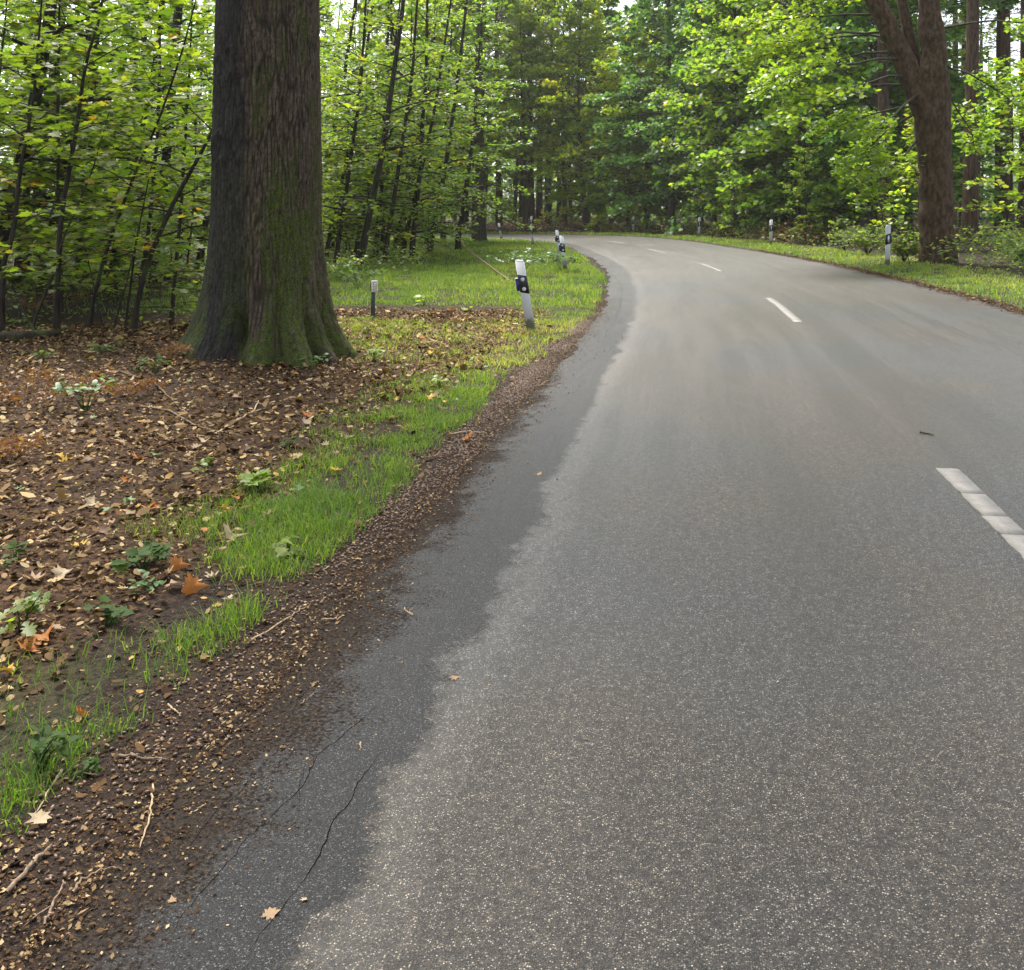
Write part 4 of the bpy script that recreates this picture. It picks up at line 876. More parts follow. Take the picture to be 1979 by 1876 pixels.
# ------------------------------------------------------------------ leaf litter
r = np.random.default_rng(80); mb = MB()
n = 150000; x = r.uniform(-7.5, 0.6, n); y = 1.7 + 15.5 * r.random(n) ** 1.3; s, u = road_su(x, y)
dens = litter_amount(x, y, s, u) * (1 - 0.35 * grass_amount(x, y, s, u)) + 0.12 * sstep(-3.0, -3.15, u) + 0.35 * sstep(15.2, 15.8, y) * sstep(-3.7, -4.2, u)
k = (r.random(n) < dens) & (np.hypot(x - OX, y - OY) > 0.75) & (x > -0.53 * y - 0.5)
x, y = x[k], y[k]; n = len(x)
N = np.column_stack([r.normal(0, .38, n), r.normal(0, .38, n), np.ones(n)]); T = r.normal(0, 1, (n, 3)); sz = (r.gamma(2.6, 0.0105, n) + 0.008) * (0.75 + 0.03 * y)
tn = np.clip(np.where(r.random(n) < 0.64, r.normal(0.34, 0.17, n), r.normal(0.82, 0.13, n)), 0, 0.985)
tn = np.where(r.random(n) < 0.022, 1.0, tn); sz = np.minimum(sz, np.interp(y, [2, 5, 8], [0.035, 0.06, 0.2]))
P = np.column_stack([x, y, gz(x, y) + 0.008 + 0.012 * r.random(n)]); cu = r.uniform(-0.5, 0.9, n)
sel = r.random(n) < 0.16
leaves(mb, P[~sel], N[~sel], T[~sel], sz[~sel], tn[~sel], OVAL6, cu[~sel]); leaves(mb, P[sel], N[sel], T[sel], sz[sel] * 1.35, tn[sel], OAKLEAF, cu[sel])
o = stuff(obj('leaf_litter', mb.mesh('leaf_litter', mat=L_DEAD))); tag(o, 'brown carpet of dead leaves in front of the oak', 'leaf litter')

# crumbs of leaf, bark and shell along the road edge
mb = MB(); n = 44000; s = 1.2 + 18 * r.random(n) ** 1.6; u = np.where(r.random(n) < 0.70, -2.86 - np.abs(r.normal(0, 0.32, n)), -2.90 + np.abs(r.normal(0, 0.16, n))); x, y = road_xy(s, u)
zz_ = np.where(u > -2.86, road_z(s, u), z_of(s, u, x, y) + 0.008) + 0.003
leaves(mb, np.column_stack([x, y, zz_]), np.column_stack([r.normal(0, .3, n), r.normal(0, .3, n), np.ones(n)]), r.normal(0, 1, (n, 3)), (r.gamma(3, 0.0036, n) + 0.004) * np.where(u > -2.8, 0.6, 0.8), np.clip(np.where(r.random(n) < .76, r.normal(.3, .15, n), r.normal(.85, .1, n)), 0, .985), OVAL, r.uniform(-.4, .4, n))
n = 260; s = 1.2 + 9 * r.random(n) ** 1.3; u = -2.75 + r.random(n) ** 2.2 * 3.5; x, y = road_xy(s, u)
leaves(mb, np.column_stack([x, y, road_z(s, u) + 0.003]), np.column_stack([r.normal(0, .2, n), r.normal(0, .2, n), np.ones(n)]), r.normal(0, 1, (n, 3)), r.gamma(3, 0.0018, n) + 0.002, np.clip(r.normal(.8, .15, n), 0, .985), OVAL, r.uniform(-.4, .4, n))
n = 5000; s = 7 + 30 * r.random(n) ** 1.2; u = 2.99 + r.normal(0, 0.09, n); x, y = road_xy(s, u)
leaves(mb, np.column_stack([x, y, z_of(s, u, x, y) + 0.02]), np.column_stack([r.normal(0, .3, n), r.normal(0, .3, n), np.ones(n)]), r.normal(0, 1, (n, 3)), r.gamma(3, 0.010, n) + 0.012, np.clip(r.normal(.38, .2, n), 0, 1), OVAL, r.uniform(-.4, .4, n))
o = stuff(obj('litter_crumbs', mb.mesh('litter_crumbs', mat=L_DEAD))); tag(o, 'crumbs of leaf and bark strewn along the asphalt edge', 'debris')

# ------------------------------------------------------------------ acorns
def acorn_mesh(name, k, rings, mat):
    prof_ = [(0.0, -0.5), (0.20, -0.45), (0.29, -0.2), (0.30, 0.05), (0.26, 0.28), (0.14, 0.44), (0.0, 0.58)]
    if rings < 7: prof_ = [(0.0, -0.5), (0.28, -0.25), (0.30, 0.15), (0.0, 0.55)]
    th = np.arange(k) / k * 6.2832; V = [(0, 0, prof_[0][1])]; 
    for (a, z) in prof_[1:-1]: V += [(a * math.cos(t), a * math.sin(t), z) for t in th]
    V.append((0, 0, prof_[-1][1])); nr_ = len(prof_) - 2
    t = [(0, 1 + (i + 1) % k, 1 + i) for i in range(k)] + [(len(V) - 1, 1 + (nr_ - 1) * k + i, 1 + (nr_ - 1) * k + (i + 1) % k) for i in range(k)]
    q = [(1 + a * k + i, 1 + a * k + (i + 1) % k, 1 + (a + 1) * k + (i + 1) % k, 1 + (a + 1) * k + i) for a in range(nr_ - 1) for i in range(k)]
    return np.array(V), t, q
def acorn_mat(name, c1, c2):
    m, nt, ns, ls, b = new_mat(name); tc = ns.new('ShaderNodeTexCoord'); oi = ns.new('ShaderNodeObjectInfo'); at_ = nd(ns, 'ShaderNodeAttribute', attribute_name='tint')
    v = math_(nt, 'FRACT', math_(nt, 'ADD', oi.outputs['Random'], at_.outputs['Fac']))
    c = mix(nt, v, c1, c2); f = noise(nt, tc.outputs['Object'], 45, 3); c = mix(nt, maprange(nt, f, 0.5, 0.75, 0, .6), c, (0.06, 0.035, 0.02))
    ls.new(c, b.inputs['Base Color']); b.inputs['Roughness'].default_value = 0.45; return m
ACORN = acorn_mat('acorn_shell', (0.055, 0.024, 0.014), (0.20, 0.115, 0.062))
V, t_, q_ = acorn_mesh('acorn', 9, 7, ACORN); mb = MB(); mb.add(V * 0.0165, t_, q_); ACM = mb.mesh('acorn', smooth=True, mat=ACORN)
n = 11000; s = 1.3 + 15 * r.random(n) ** 1.0; u = -3.06 + r.normal(0, 0.115, n) - 0.10 * sstep(5, 2, s) * r.random(n)
u = np.where(r.random(n) < 0.10, u - np.abs(r.normal(0, .35, n)), u); u = np.where(r.random(n) < 0.05, u + np.abs(r.normal(0, .25, n)), u)
u = u + 0.09 * sstep(9, 17, s); dn = sstep(0.28, 0.55, fbm(s * 1.5, u * 4, 2, 83)); k = r.random(n) < (0.15 + 0.85 * dn) * (0.22 + 0.78 * sstep(3.0, 6.5, s)); s, u = s[k], u[k]
x, y = road_xy(s, u); z = np.where(u > -2.86, road_z(s, u), z_of(s, u, x, y) + 0.008) + 0.0045
order = np.argsort(y); inview = (np.abs(x) < 0.5 * y - 0.02) & (y > 2.15); order = [i for i in order if inview[i]] + [i for i in order if not inview[i] and y[i] > 2.1]
for c_, i in enumerate(order[:300]):
    o = bpy.data.objects.new('acorn', ACM); o.location = (x[i], y[i], z[i]); o.rotation_euler = (math.radians(r.uniform(60, 120)), r.uniform(-.5, .5), r.uniform(0, 6.28)); sc = r.uniform(0.75, 1.1); o.scale = (sc, sc, sc)
    link(o); tag(o, 'loose acorn lying on the bare asphalt edge' if u[i] > -2.8 else 'brown acorn in the acorn band beside the near road edge', 'acorn', 'acorns on the asphalt edge' if u[i] > -2.8 else 'acorns in the band along the road')
mb = MB(); V, t_, q_ = acorn_mesh('acorn', 6, 4, ACORN); V = V * 0.017
for i in order[300:]:
    a, b2 = r.uniform(0, 6.28), r.uniform(-.4, .4); ca, sa, cb, sb = math.cos(a), math.sin(a), math.cos(b2), math.sin(b2)
    ax = np.array([ca * cb, sa * cb, sb]); bx = np.array([-sa, ca, 0]); cx = np.cross(ax, bx); sc = r.uniform(.7, 1.1)
    mb.add(np.array([x[i], y[i], z[i]]) + sc * (V[:, 2:3] * ax + V[:, 0:1] * bx + V[:, 1:2] * cx), t_, q_, r.random())
o = stuff(obj('acorn_band', mb.mesh('acorn_band', smooth=True, mat=ACORN))); tag(o, 'long band of fallen acorns between grass and asphalt', 'acorns')

# ------------------------------------------------------------------ fallen leaves one can pick out
def fallen_mesh(seed, tmpl, curl):
    rr = np.random.default_rng(seed); v, t = tmpl; v = v.copy(); v[:, 0] -= 0.45; v[:, :2] *= rr.uniform(0.85, 1.15, (len(v), 1))
    v[:, 2] = curl * ((v[:, 0]) ** 2 * 1.1 + v[:, 1] ** 2 * 1.6 * (1 if seed % 2 else -0.4)) + rr.normal(0, 0.025, len(v)); v[:, 2] -= v[:, 2].min()
    mb = MB(); mb.add(v, t)
    st = np.array([[-0.45, 0, v[1, 2]], [-0.65, 0.03, v[1, 2] + 0.03], [-0.85, 0.10, v[1, 2] + 0.01]]); tube(mb, st, [0.012, 0.01, 0.008], 3, cap=False)
    return mb.mesh('fallen_leaf', mat=F_TAN)
FLM = [fallen_mesh(i, MAPLE, 0.5 + 0.12 * i) for i in range(7)]; FLO = [fallen_mesh(20 + i, OAKLEAF, 0.5 + 0.15 * i) for i in range(4)]
def fallen(x, y, z, size, mat, label, group, rot=None, me=None):
    o = bpy.data.objects.new('fallen_leaf', me or random.choice(FLM)); o.location = (x, y, z); o.scale = (size, size, size * 0.8)
    o.rotation_euler = rot or (random.gauss(0, .25), random.gauss(0, .25), random.uniform(0, 6.28)); link(o)
    o.material_slots[0].link = 'OBJECT'; o.material_slots[0].material = mat
    tag(o, label, 'leaf', group); return o
SPEC = [(447, 1050, .11, F_PAL, 'largest pale tan maple leaf, curled up in the thin grass'), (372, 1145, .10, F_ORA, 'bright orange leaf standing on edge beside the grass'), (343, 1103, .085, F_ORA, 'crumpled orange leaf just above the one standing on edge'),
        (268, 892, .10, F_ORA, 'flat orange leaf lying in the middle of the litter'), (305, 887, .085, F_GRE, 'pale green leaf touching the flat orange leaf'), (88, 1242, .095, F_ORA, 'brown-orange curled leaf at the frame edge below the seedlings'),
        (432, 992, .07, F_YEL, 'yellow leaf tucked in the grass above the large tan leaf'), (592, 808, .10, F_ORA, 'orange leaf where litter meets grass below the oak'), (625, 800, .09, F_YEL, 'yellow-orange leaf beside the orange one below the oak'),
        (903, 856, .085, F_ORA, 'single orange leaf lying on the acorn band'), (78, 1600, .055, F_PAL, 'cream curled leaf at the lower frame edge'), (526, 1773, .038, F_TAN, 'flat tan leaf scrap on the dark asphalt'),
        (160, 1396, .05, F_ORA, 'small orange leaf caught in the near grass tuft'), (12, 1312, .055, F_YEL, 'bright yellow leaf at the frame edge'), (893, 713, .10, F_YEL, 'yellow leaf on the grass below the near delineator'),
        (722, 742, .07, F_YEL, 'yellow leaf at the grass rim facing the oak'), (735, 583, .14, F_YEL, 'yellow leaf beside the marker post foot'), (877, 604, .15, F_ORA, 'orange leaf on the bare track behind the delineator'), (893, 622, .12, F_YEL, 'yellow leaf at the near rim of the bare track'),
        (150, 1065, .07, F_YEL, 'yellow leaf amid the litter at the left'), (255, 1005, .085, F_TAN, 'tan maple leaf alone in the litter centre'), (70, 1130, .09, F_TAN, 'tan curled maple leaf near the left frame edge'), (415, 1122, .06, F_PAL, 'small pale leaf beside the orange upright leaf'),
        (325, 886, .06, F_BRO, 'brown leaf behind the pale green leaf'), (250, 980, .07, F_GRE, 'grey-green leaf lying face down in the litter'), (1040, 920, .05, F_TAN, 'lone tan leaf out on the asphalt strip'), (880, 1315, .035, F_TAN, 'small tan leaf at the seam of dark and light asphalt'),
        (333, 1746, .022, F_TAN, 'small tan scrap on the dark asphalt near the twigs'), (590, 1746, .02, F_PAL, 'pale scrap beside the crack in the asphalt'), (1015, 650, .12, F_ORA, 'orange leaf at the foot of the near delineator'), (815, 658, .12, F_ORA, 'orange leaf in the dry grass between oak and delineator'), (640, 690, .10, F_TAN, 'tan leaf at the root toe of the oak')]
for (a, b_, sz_, mt, lab) in SPEC:
    x, y, z = at(a, b_); on_road = road_su(x, y)[1][0] > -2.86
    rot = (random.gauss(0, .12), random.gauss(0, .12), random.uniform(0, 6.28)) if on_road else ((1.0, 0.25, 0.5) if 'standing' in lab else None)
    fallen(x, y, z + (0.006 if on_road else 0.018), sz_, mt, lab, None, rot, FLM[0] if on_road else None)
cnt = 0; MT = [(F_TAN, 'tan'), (F_PAL, 'pale'), (F_BRO, 'brown'), (F_YEL, 'yellow'), (F_ORA, 'orange'), (F_GRE, 'greenish')]
while cnt < 268:
    y = 2.2 + 14.5 * random.random() ** 1.4; x = random.uniform(-0.49 * y, 0.5); s1, u1 = road_su(x, y); s1, u1 = s1[0], u1[0]
    if u1 > -3.25 or math.hypot(x - OX, y - OY) < 1.1: continue
    a1 = np.array([x]); li_ = float(litter_amount(a1, np.array([y]), np.array([s1]), np.array([u1]))[0]); g_ = float(grass_amount(a1, np.array([y]), np.array([s1]), np.array([u1]))[0])
    if random.random() > 0.15 + 0.85 * li_: continue
    mt, nm = random.choices(MT, [34, 22, 16, 12, 9, 7])[0]
    where_ = 'in the grass strip by the acorn band' if g_ > 0.5 else ('in the litter before the oak' if y < 11 else 'on the ground between oak and bare track')
    fallen(x, y, gz1(x, y) + (0.035 if g_ > 0.5 else 0.02), random.uniform(0.04, 0.08), mt, '%s fallen leaf lying %s' % (nm, where_), '%s leaves %s' % (nm, where_), me=random.choice(FLM + FLO)); cnt += 1

# ------------------------------------------------------------------ twigs
TW = bark_mat('twig_bark', (0.11, 0.075, 0.05), (0.30, 0.22, 0.15), scale=60, bumpd=0.002)
TWP = bark_mat('twig_pale', (0.30, 0.21, 0.12), (0.50, 0.38, 0.24), scale=60, bumpd=0.002)
def twig(pl, r0, label, mat=TW, fork=None, lift=0.006):
    P = []
    for i, (a, b_) in enumerate(pl):
        x, y, z = at(a, b_); u1 = road_su(x, y)[1][0]; P.append((x, y, z + r0 + (0.007 if u1 > -2.87 else 0.012)))
    P = np.array(P); base = P[0].copy(); t = np.linspace(0, 1, 14); tt = np.linspace(0, 1, len(P))
    Q = np.column_stack([np.interp(t, tt, P[:, i]) for i in range(3)]) + np.random.default_rng(int(pl[0][0])).normal(0, 0.0022, (14, 3))
    mb = MB(); tube(mb, Q - base, r0 * (1 - 0.5 * t) * (1 + 0.25 * np.random.default_rng(int(pl[0][1])).normal(0, 1, 14).clip(-1, 1)), 6)
    if fork:
        f0 = Q[int(fork[0] * 13)] - base; x, y, z = at(fork[1], fork[2]); e0 = np.array([x, y, z + 0.01]) - base
        tube(mb, np.array([f0, (f0 + e0) / 2 + [0, 0, .004], e0]), [r0 * .6, r0 * .5, r0 * .25], 5)
    o = obj('twig', mb.mesh('twig', smooth=True, mat=mat)); o.location = base; tag(o, label, 'twig')
twig([(15, 1740), (55, 1690), (85, 1660), (100, 1645)], 0.006, 'greyish bark-covered twig pointing up from the lower frame corner')
twig([(295, 1530), (293, 1575), (270, 1648)], 0.0035, 'thin pale twig lying across the acorn crumbs, bent near its top', TWP)
twig([(142, 1735), (160, 1712), (200, 1690), (228, 1687)], 0.0035, 'olive curved twig just beside the greyish one', TW)
twig([(85, 1798), (110, 1750), (125, 1715)], 0.004, 'short dark forked twig at the bottom edge of the litter', TW, fork=(0.4, 45, 1800))
twig([(365, 1580), (400, 1560)], 0.002, 'tiny twig splinter on the dirt right of the bent pale twig', TWP)
twig([(580, 1368), (600, 1350), (612, 1340)], 0.002, 'short hooked twig on the dirt above the asphalt patch')
twig([(325, 1370), (350, 1392)], 0.003, 'stubby pale twig on the dirt below the grass tuft', TWP)
twig([(230, 1470), (280, 1475), (325, 1478)], 0.004, 'knobbly twig lying level in the acorns', TW)
twig([(620, 1205), (645, 1203), (665, 1195)], 0.003, 'pale splinter of wood on the dirt strip', TWP)
twig([(780, 1180), (798, 1195), (790, 1185), (800, 1180)], 0.002, 'small straw-coloured forked splinter on the asphalt', TWP)
twig([(697, 1440), (697, 1455)], 0.002, 'tiny upright-lying splinter on the dark asphalt', TWP)
twig([(870, 845), (905, 838), (940, 842)], 0.006, 'straight twig across the acorn band near the orange leaf', TWP)
twig([(1020, 752), (1045, 748), (1055, 740)], 0.006, 'bent twig at the asphalt edge beyond the acorn band', TW)
twig([(415, 845), (455, 820), (490, 800), (500, 780)], 0.010, 'weathered pale stick in the middle of the litter', TWP, fork=(0.6, 520, 790))
twig([(270, 790), (330, 800), (380, 830), (470, 850)], 0.009, 'long dark stick crossing the litter before the oak', TW)
twig([(225, 720), (300, 745), (345, 790)], 0.008, 'dark curved stick near the brown bracken', TW)
twig([(1778, 840), (1795, 843), (1806, 845)], 0.006, 'small dark twig alone on the open asphalt', B_DARK)
twig([(430, 960), (480, 930), (520, 900)], 0.005, 'thin stick pointing at the maple seedling', TW)
twig([(480, 1250), (560, 1200), (590, 1180)], 0.003, 'slender grass-coloured stalk on the dirt', TWP)
twig([(120, 1500), (100, 1530), (60, 1600)], 0.004, 'pale peeled stick below the bramble at the frame edge', TWP)
# mossy log at the litter edge
P = [at(-40, 668), at(30, 662), at(70, 657), at(112, 652)]
mb = MB(); base = np.array(P[1]); Q = np.array([np.array(p) - base + [0, 0, .05] for p in P]); tube(mb, Q, [.085, .08, .06, .035], 12); tube(mb, np.array([Q[2], Q[2] + [-.1, 0, .2], Q[2] + [-.22, 0, .42]]), [.02, .015, .006], 6)
MOSSY = bark_mat('mossy_wood', (0.02, 0.018, 0.012), (0.06, 0.05, 0.03), moss=1.0)
o = obj('fallen_log', mb.mesh('fallen_log', smooth=True, mat=MOSSY)); o.location = base; tag(o, 'dark mossy fallen branch lying at the foot of the saplings', 'log')
# leaning bare stem in the thicket
a, b_ = at(985, 545), at(860, 478); mb = MB(); base = np.array(a); tube(mb, np.array([[0, 0, 0.02], (np.array(b_) - base) * 0.5 + [0, 0, .35], (np.array(b_) - base) * 0.75 + [0, 0, 1.0]]), [.02, .018, .01], 6)
o = obj('bare_branch', mb.mesh('bare_branch', smooth=True, mat=TW)); o.location = base; tag(o, 'bare grey branch sloping from the thicket down to the grass', 'branch')

# ------------------------------------------------------------------ small plants
def plant(name, a, b_, h, spread, nst, nlf, size, tmpl, mat, label, seed, tint=0.5, cat='plant'):
    x, y, z = at(a, b_); rr = np.random.default_rng(seed); root = empty(name, (x, y, z)); tag(root, label, cat)
    st = MB(); lf = Leaves()
    for i in range(nst):
        az = rr.uniform(0, 6.28); e = np.array([math.cos(az) * spread * rr.uniform(.3, 1), math.sin(az) * spread * rr.uniform(.3, 1), h * rr.uniform(.6, 1)])
        pts = np.array([[0, 0, -.01], e * [.35, .35, .6], e]); tube(st, pts, [.004, .003, .0015], 4, cap=False)
        q = rr.uniform(0.35, 1.0, nlf)[:, None]; P = pts[1] * (1 - q) + e * q + rr.normal(0, size * .35, (nlf, 3)) * [1, 1, .5]
        lf.add(P, np.column_stack([rr.normal(0, .3, nlf), rr.normal(0, .3, nlf) - .1, np.ones(nlf)]), rr.normal(0, 1, (nlf, 3)) + e * 4, size * rr.uniform(.6, 1.2, nlf), np.clip(tint + rr.normal(0, .15, nlf), 0, 1))
    obj('stem', st.mesh('stem', mat=L_FERN), root); obj('foliage', lf.mesh('foliage', tmpl, mat), root)
PL = [('leafy_seedling', 165, 800, .30, .30, 9, 6, .075, OVAL6, L_DK, 'dark green leafy plant amid the brown bracken'), ('maple_seedling', 500, 950, .12, .12, 5, 4, .085, MAPLE, L_BR, 'green maple seedling where litter meets the grass strip'),
      ('maple_seedling', 275, 1105, .10, .14, 6, 4, .07, MAPLE, L_FERN, 'pale green maple seedling left of the orange upright leaf'), ('leafy_seedling', 400, 915, .10, .09, 5, 5, .05, OVAL6, L_BR, 'small yellow-green tuft plant in the litter'),
      ('bramble_sprig', 75, 1495, .12, .11, 6, 6, .045, OVAL6, L_FERN, 'pale green bramble sprig at the left frame edge'), ('bramble_sprig', 160, 1508, .05, .05, 3, 4, .035, OVAL6, L_FERN, 'tiny three-leaved sprig beside the bramble'),
      ('oak_seedling', 40, 1225, .14, .12, 4, 5, .085, OAKLEAF, L_YG, 'yellow-green oak seedling at the left frame edge'), ('leafy_seedling', 520, 690, .16, .16, 5, 5, .06, OVAL6, L_DK, 'dark leafy sprout on the mossy middle root of the oak'),
      ('leafy_seedling', 615, 712, .14, .16, 6, 5, .06, OVAL6, L_DK, 'dark leafy sprout at the front root of the oak'), ('maple_seedling', 722, 705, .20, .10, 4, 5, .07, MAPLE, L_BR, 'upright seedling with a dark stem right of the oak roots'),
      ('leafy_seedling', 200, 690, .14, .20, 6, 5, .075, OVAL6, L_FERN, 'grey-green plant at the litter edge below the saplings'), ('leafy_seedling', 300, 722, .15, .22, 7, 5, .075, OVAL6, L_FERN, 'grey-green plant in the litter left of the oak foot'),
      ('maple_seedling', 560, 1082, .09, .08, 4, 4, .065, MAPLE, L_YG, 'yellow-green seedling at the tip of the grass strip'), ('leafy_seedling', 850, 748, .09, .08, 5, 5, .06, OVAL6, L_BR, 'lime green sprout in the grass above the acorn band'),
      ('leafy_seedling', 820, 592, .20, .18, 4, 4, .13, OVAL6, L_BR, 'lime green sprout at the rim of the bare track'), ('leafy_seedling', 905, 605, .12, .1, 3, 3, .1, OVAL6, L_BR, 'small lime sprout on the bare track'),
      ('nettle_clump', 1083, 528, .55, .75, 16, 8, .16, OVAL6, L_FERN, 'leafy nettle clump at the foot of the second delineator'), ('nettle_clump', 1005, 535, .7, .9, 18, 9, .14, OVAL6, L_DK, 'dark leafy clump on the grass behind the near delineator'),
      ('nettle_clump', 690, 562, .5, .7, 14, 8, .12, OVAL6, L_FERN, 'bright nettle clump in the grass between oak and marker post'), ('nettle_clump', 655, 545, .6, .7, 14, 8, .13, OVAL6, L_BR, 'fresh green clump directly behind the lit side of the oak'),
      ('leafy_seedling', 80, 700, .12, .2, 5, 5, .075, OVAL6, L_FERN, 'green sprout next to the mossy log'), ('leafy_seedling', 560, 870, .08, .1, 4, 4, .05, OVAL6, L_FERN, 'small sprig at the top of the grass strip'), ('maple_seedling', 205, 1215, .08, .08, 3, 4, .06, MAPLE, L_FERN, 'small blue-green seedling above the near grass tufts'),
      ('leafy_seedling', 300, 1150, .06, .1, 4, 4, .05, OVAL6, L_DK, 'flat dark rosette in the litter left of the grass'), ('leafy_seedling', 30, 1090, .07, .1, 4, 4, .06, OVAL6, L_FERN, 'grey-green rosette at the left frame edge')]
for i, (nm, a, b_, h, sp, ns_, nl, sz_, tm, mt, lab) in enumerate(PL): plant(nm, a, b_, h, sp, ns_, nl, sz_, tm, mt, lab, 1000 + i)
def bush(x, y, h, w_, n, size, mat, label, seed):
    rr = np.random.default_rng(seed); root = empty('bramble_bush', (x, y, gz1(x, y))); tag(root, label, 'bush', 'bramble bushes by the forked trunk'); st = MB(); lf = Leaves()
    for i in range(26):
        az = rr.uniform(0, 6.28); e = np.array([math.cos(az) * w_ * rr.uniform(.3, 1), math.sin(az) * w_ * rr.uniform(.3, 1), h * rr.uniform(.35, 1)]); t = np.linspace(0, 1, 5)
        pts = e * t[:, None] + np.array([0, 0, 1.]) * (0.35 * h * np.sin(t * 3.0))[:, None]; tube(st, pts, .006 * (1 - .7 * t), 4, cap=False)
        q = rr.uniform(.25, 1, n); P = np.column_stack([np.interp(q, t, pts[:, c_]) for c_ in range(3)]) + rr.normal(0, .07, (n, 3))
        lf.add(P, np.column_stack([rr.normal(0, .5, n), rr.normal(0, .5, n) - .3, np.ones(n)]), rr.normal(0, 1, (n, 3)), size * rr.uniform(.5, 1.3, n), np.clip(.5 + rr.normal(0, .2, n), 0, 1))
    obj('stem', st.mesh('stem', mat=B_DARK), root); obj('foliage', lf.mesh('foliage', OVAL6, mat), root)
for i, (x, y, h, w_, lab) in enumerate([(10.5, 20.6, .55, .8, 'bramble bush nearest the camera at the right frame edge'), (11.2, 21.9, .7, .9, 'bramble bush just behind the nearest one at the frame edge'), (11.6, 23.6, .8, 1.0, 'bramble bush right of the forked trunk foot'), (9.9, 25.9, .55, .7, 'low bramble bush at the left foot of the forked trunk'), (12.6, 25.4, .9, 1.0, 'tall bramble bush behind the forked trunk'), (10.4, 30.0, .7, 1.1, 'bramble bush behind the delineator with one rectangular reflector'), (11.0, 34.0, .8, 1.2, 'bramble bush on the far verge midway between two delineators')]):
    bush(x, y, h, w_, 26, .11, L_BRAMBLE, lab, 1300 + i)
def fern(a, b_, n, L, mat, label, seed, name='fern', up=0.9):
    x, y, z = at(a, b_); rr = np.random.default_rng(seed); root = empty(name, (x, y, z)); tag(root, label, 'fern')
    for i in range(n):
        az = i * 6.28 / n + rr.uniform(-.4, .4); l = L * rr.uniform(.7, 1.15); t = np.linspace(0, 1, 16)
        rad_ = l * 0.75 * t; zz_ = l * up * (t - 0.62 * t * t) + 0.02; dirv = np.array([math.cos(az), math.sin(az), 0]); lat = np.array([-dirv[1], dirv[0], 0])
        R_ = dirv[None] * rad_[:, None] + np.array([0, 0, 1.]) * zz_[:, None]
        mb = MB(); tube(mb, R_, .004 * (1 - .8 * t), 3, .3, cap=False)
        P = np.repeat(R_[2:], 2, 0); sg = np.tile([1., -1.], 14); pw = 0.45 if name == 'dry_bracken' else 1.0; w = np.sin(np.pi * np.repeat(t[2:], 2) ** .8) * .30 * l + .03
        leaves(mb, P, np.tile([0, 0, 1.], (28, 1)) + rr.normal(0, .2, (28, 3)), lat[None] * sg[:, None] + dirv * .35 + [0, 0, -.15], w, np.clip(.5 + rr.normal(0, .2, 28), 0, 1), (OVAL6[0] * [1, pw, 1], OVAL6[1]))
        obj('frond', mb.mesh('frond', mat=mat), root)
fern(335, 548, 9, 0.85, L_FERN, 'upright green fern in the dim understory behind the saplings', 1100)
fern(60, 560, 9, 0.9, L_FERN, 'green fern low at the left frame edge behind the saplings', 1101)
fern(225, 545, 8, 0.8, L_FERN, 'green fern half hidden between the sapling stems', 1102)
BRS = bark_mat('dry_stalk', (0.10, 0.05, 0.025), (0.22, 0.12, 0.06), scale=60, bumpd=0.001)
def dry(a, b_, L, sp, lab, seed):
    x, y, z = at(a, b_); rr = np.random.default_rng(seed); root = empty('dry_bracken', (x, y, z)); tag(root, lab, 'fern')
    for i in range(9):
        az = rr.uniform(0, 6.28); l = L * rr.uniform(.6, 1.2); dv = np.array([math.cos(az), math.sin(az), 0]); lt = np.array([-dv[1], dv[0], 0]); t = np.linspace(0, 1, 10)
        R_ = dv * (sp * t * rr.uniform(.4, 1.2))[:, None] + np.array([0, 0, 1.]) * (l * (1.2 * t - .7 * t ** 2))[:, None]
        mb = MB(); tube(mb, R_, .003 * (1 - .7 * t), 3, .2, cap=False)
        k_ = 34; q = rr.uniform(.25, 1, k_); P = np.column_stack([np.interp(q, t, R_[:, c_]) for c_ in range(3)]); sg = np.where(rr.random(k_) < .5, -1., 1.)
        P = P + lt * (sg * rr.random(k_) * .10 * (1.1 - q))[:, None] + rr.normal(0, .012, (k_, 3))
        leaves(mb, P, rr.normal(0, 1, (k_, 3)) + [0, 0, .6], lt * sg[:, None] + rr.normal(0, .5, (k_, 3)), rr.uniform(.02, .05, k_), np.clip(.45 + rr.normal(0, .25, k_), 0, 1), OVAL, rr.uniform(-.5, .5, k_))
        obj('frond', mb.mesh('frond', mat=L_BRACKEN), root)
for i, (a, b_, L, sp, lab) in enumerate([(45, 790, .34, .4, 'dry brown bracken at the left frame edge'), (120, 760, .32, .4, 'dry brown bracken above the dark leafy plant'), (245, 770, .28, .35, 'dry brown bracken right of the dark leafy plant'), (30, 890, .28, .3, 'dry brown bracken lowest at the left frame edge'), (330, 690, .25, .35, 'dry brown bracken close to the oak foot'), (130, 600, .55, .5, 'dry rusty bracken among the sapling stems'), (60, 610, .55, .5, 'dry rusty bracken behind the mossy log')]):
    dry(a, b_, L, sp, lab, 1120 + i)

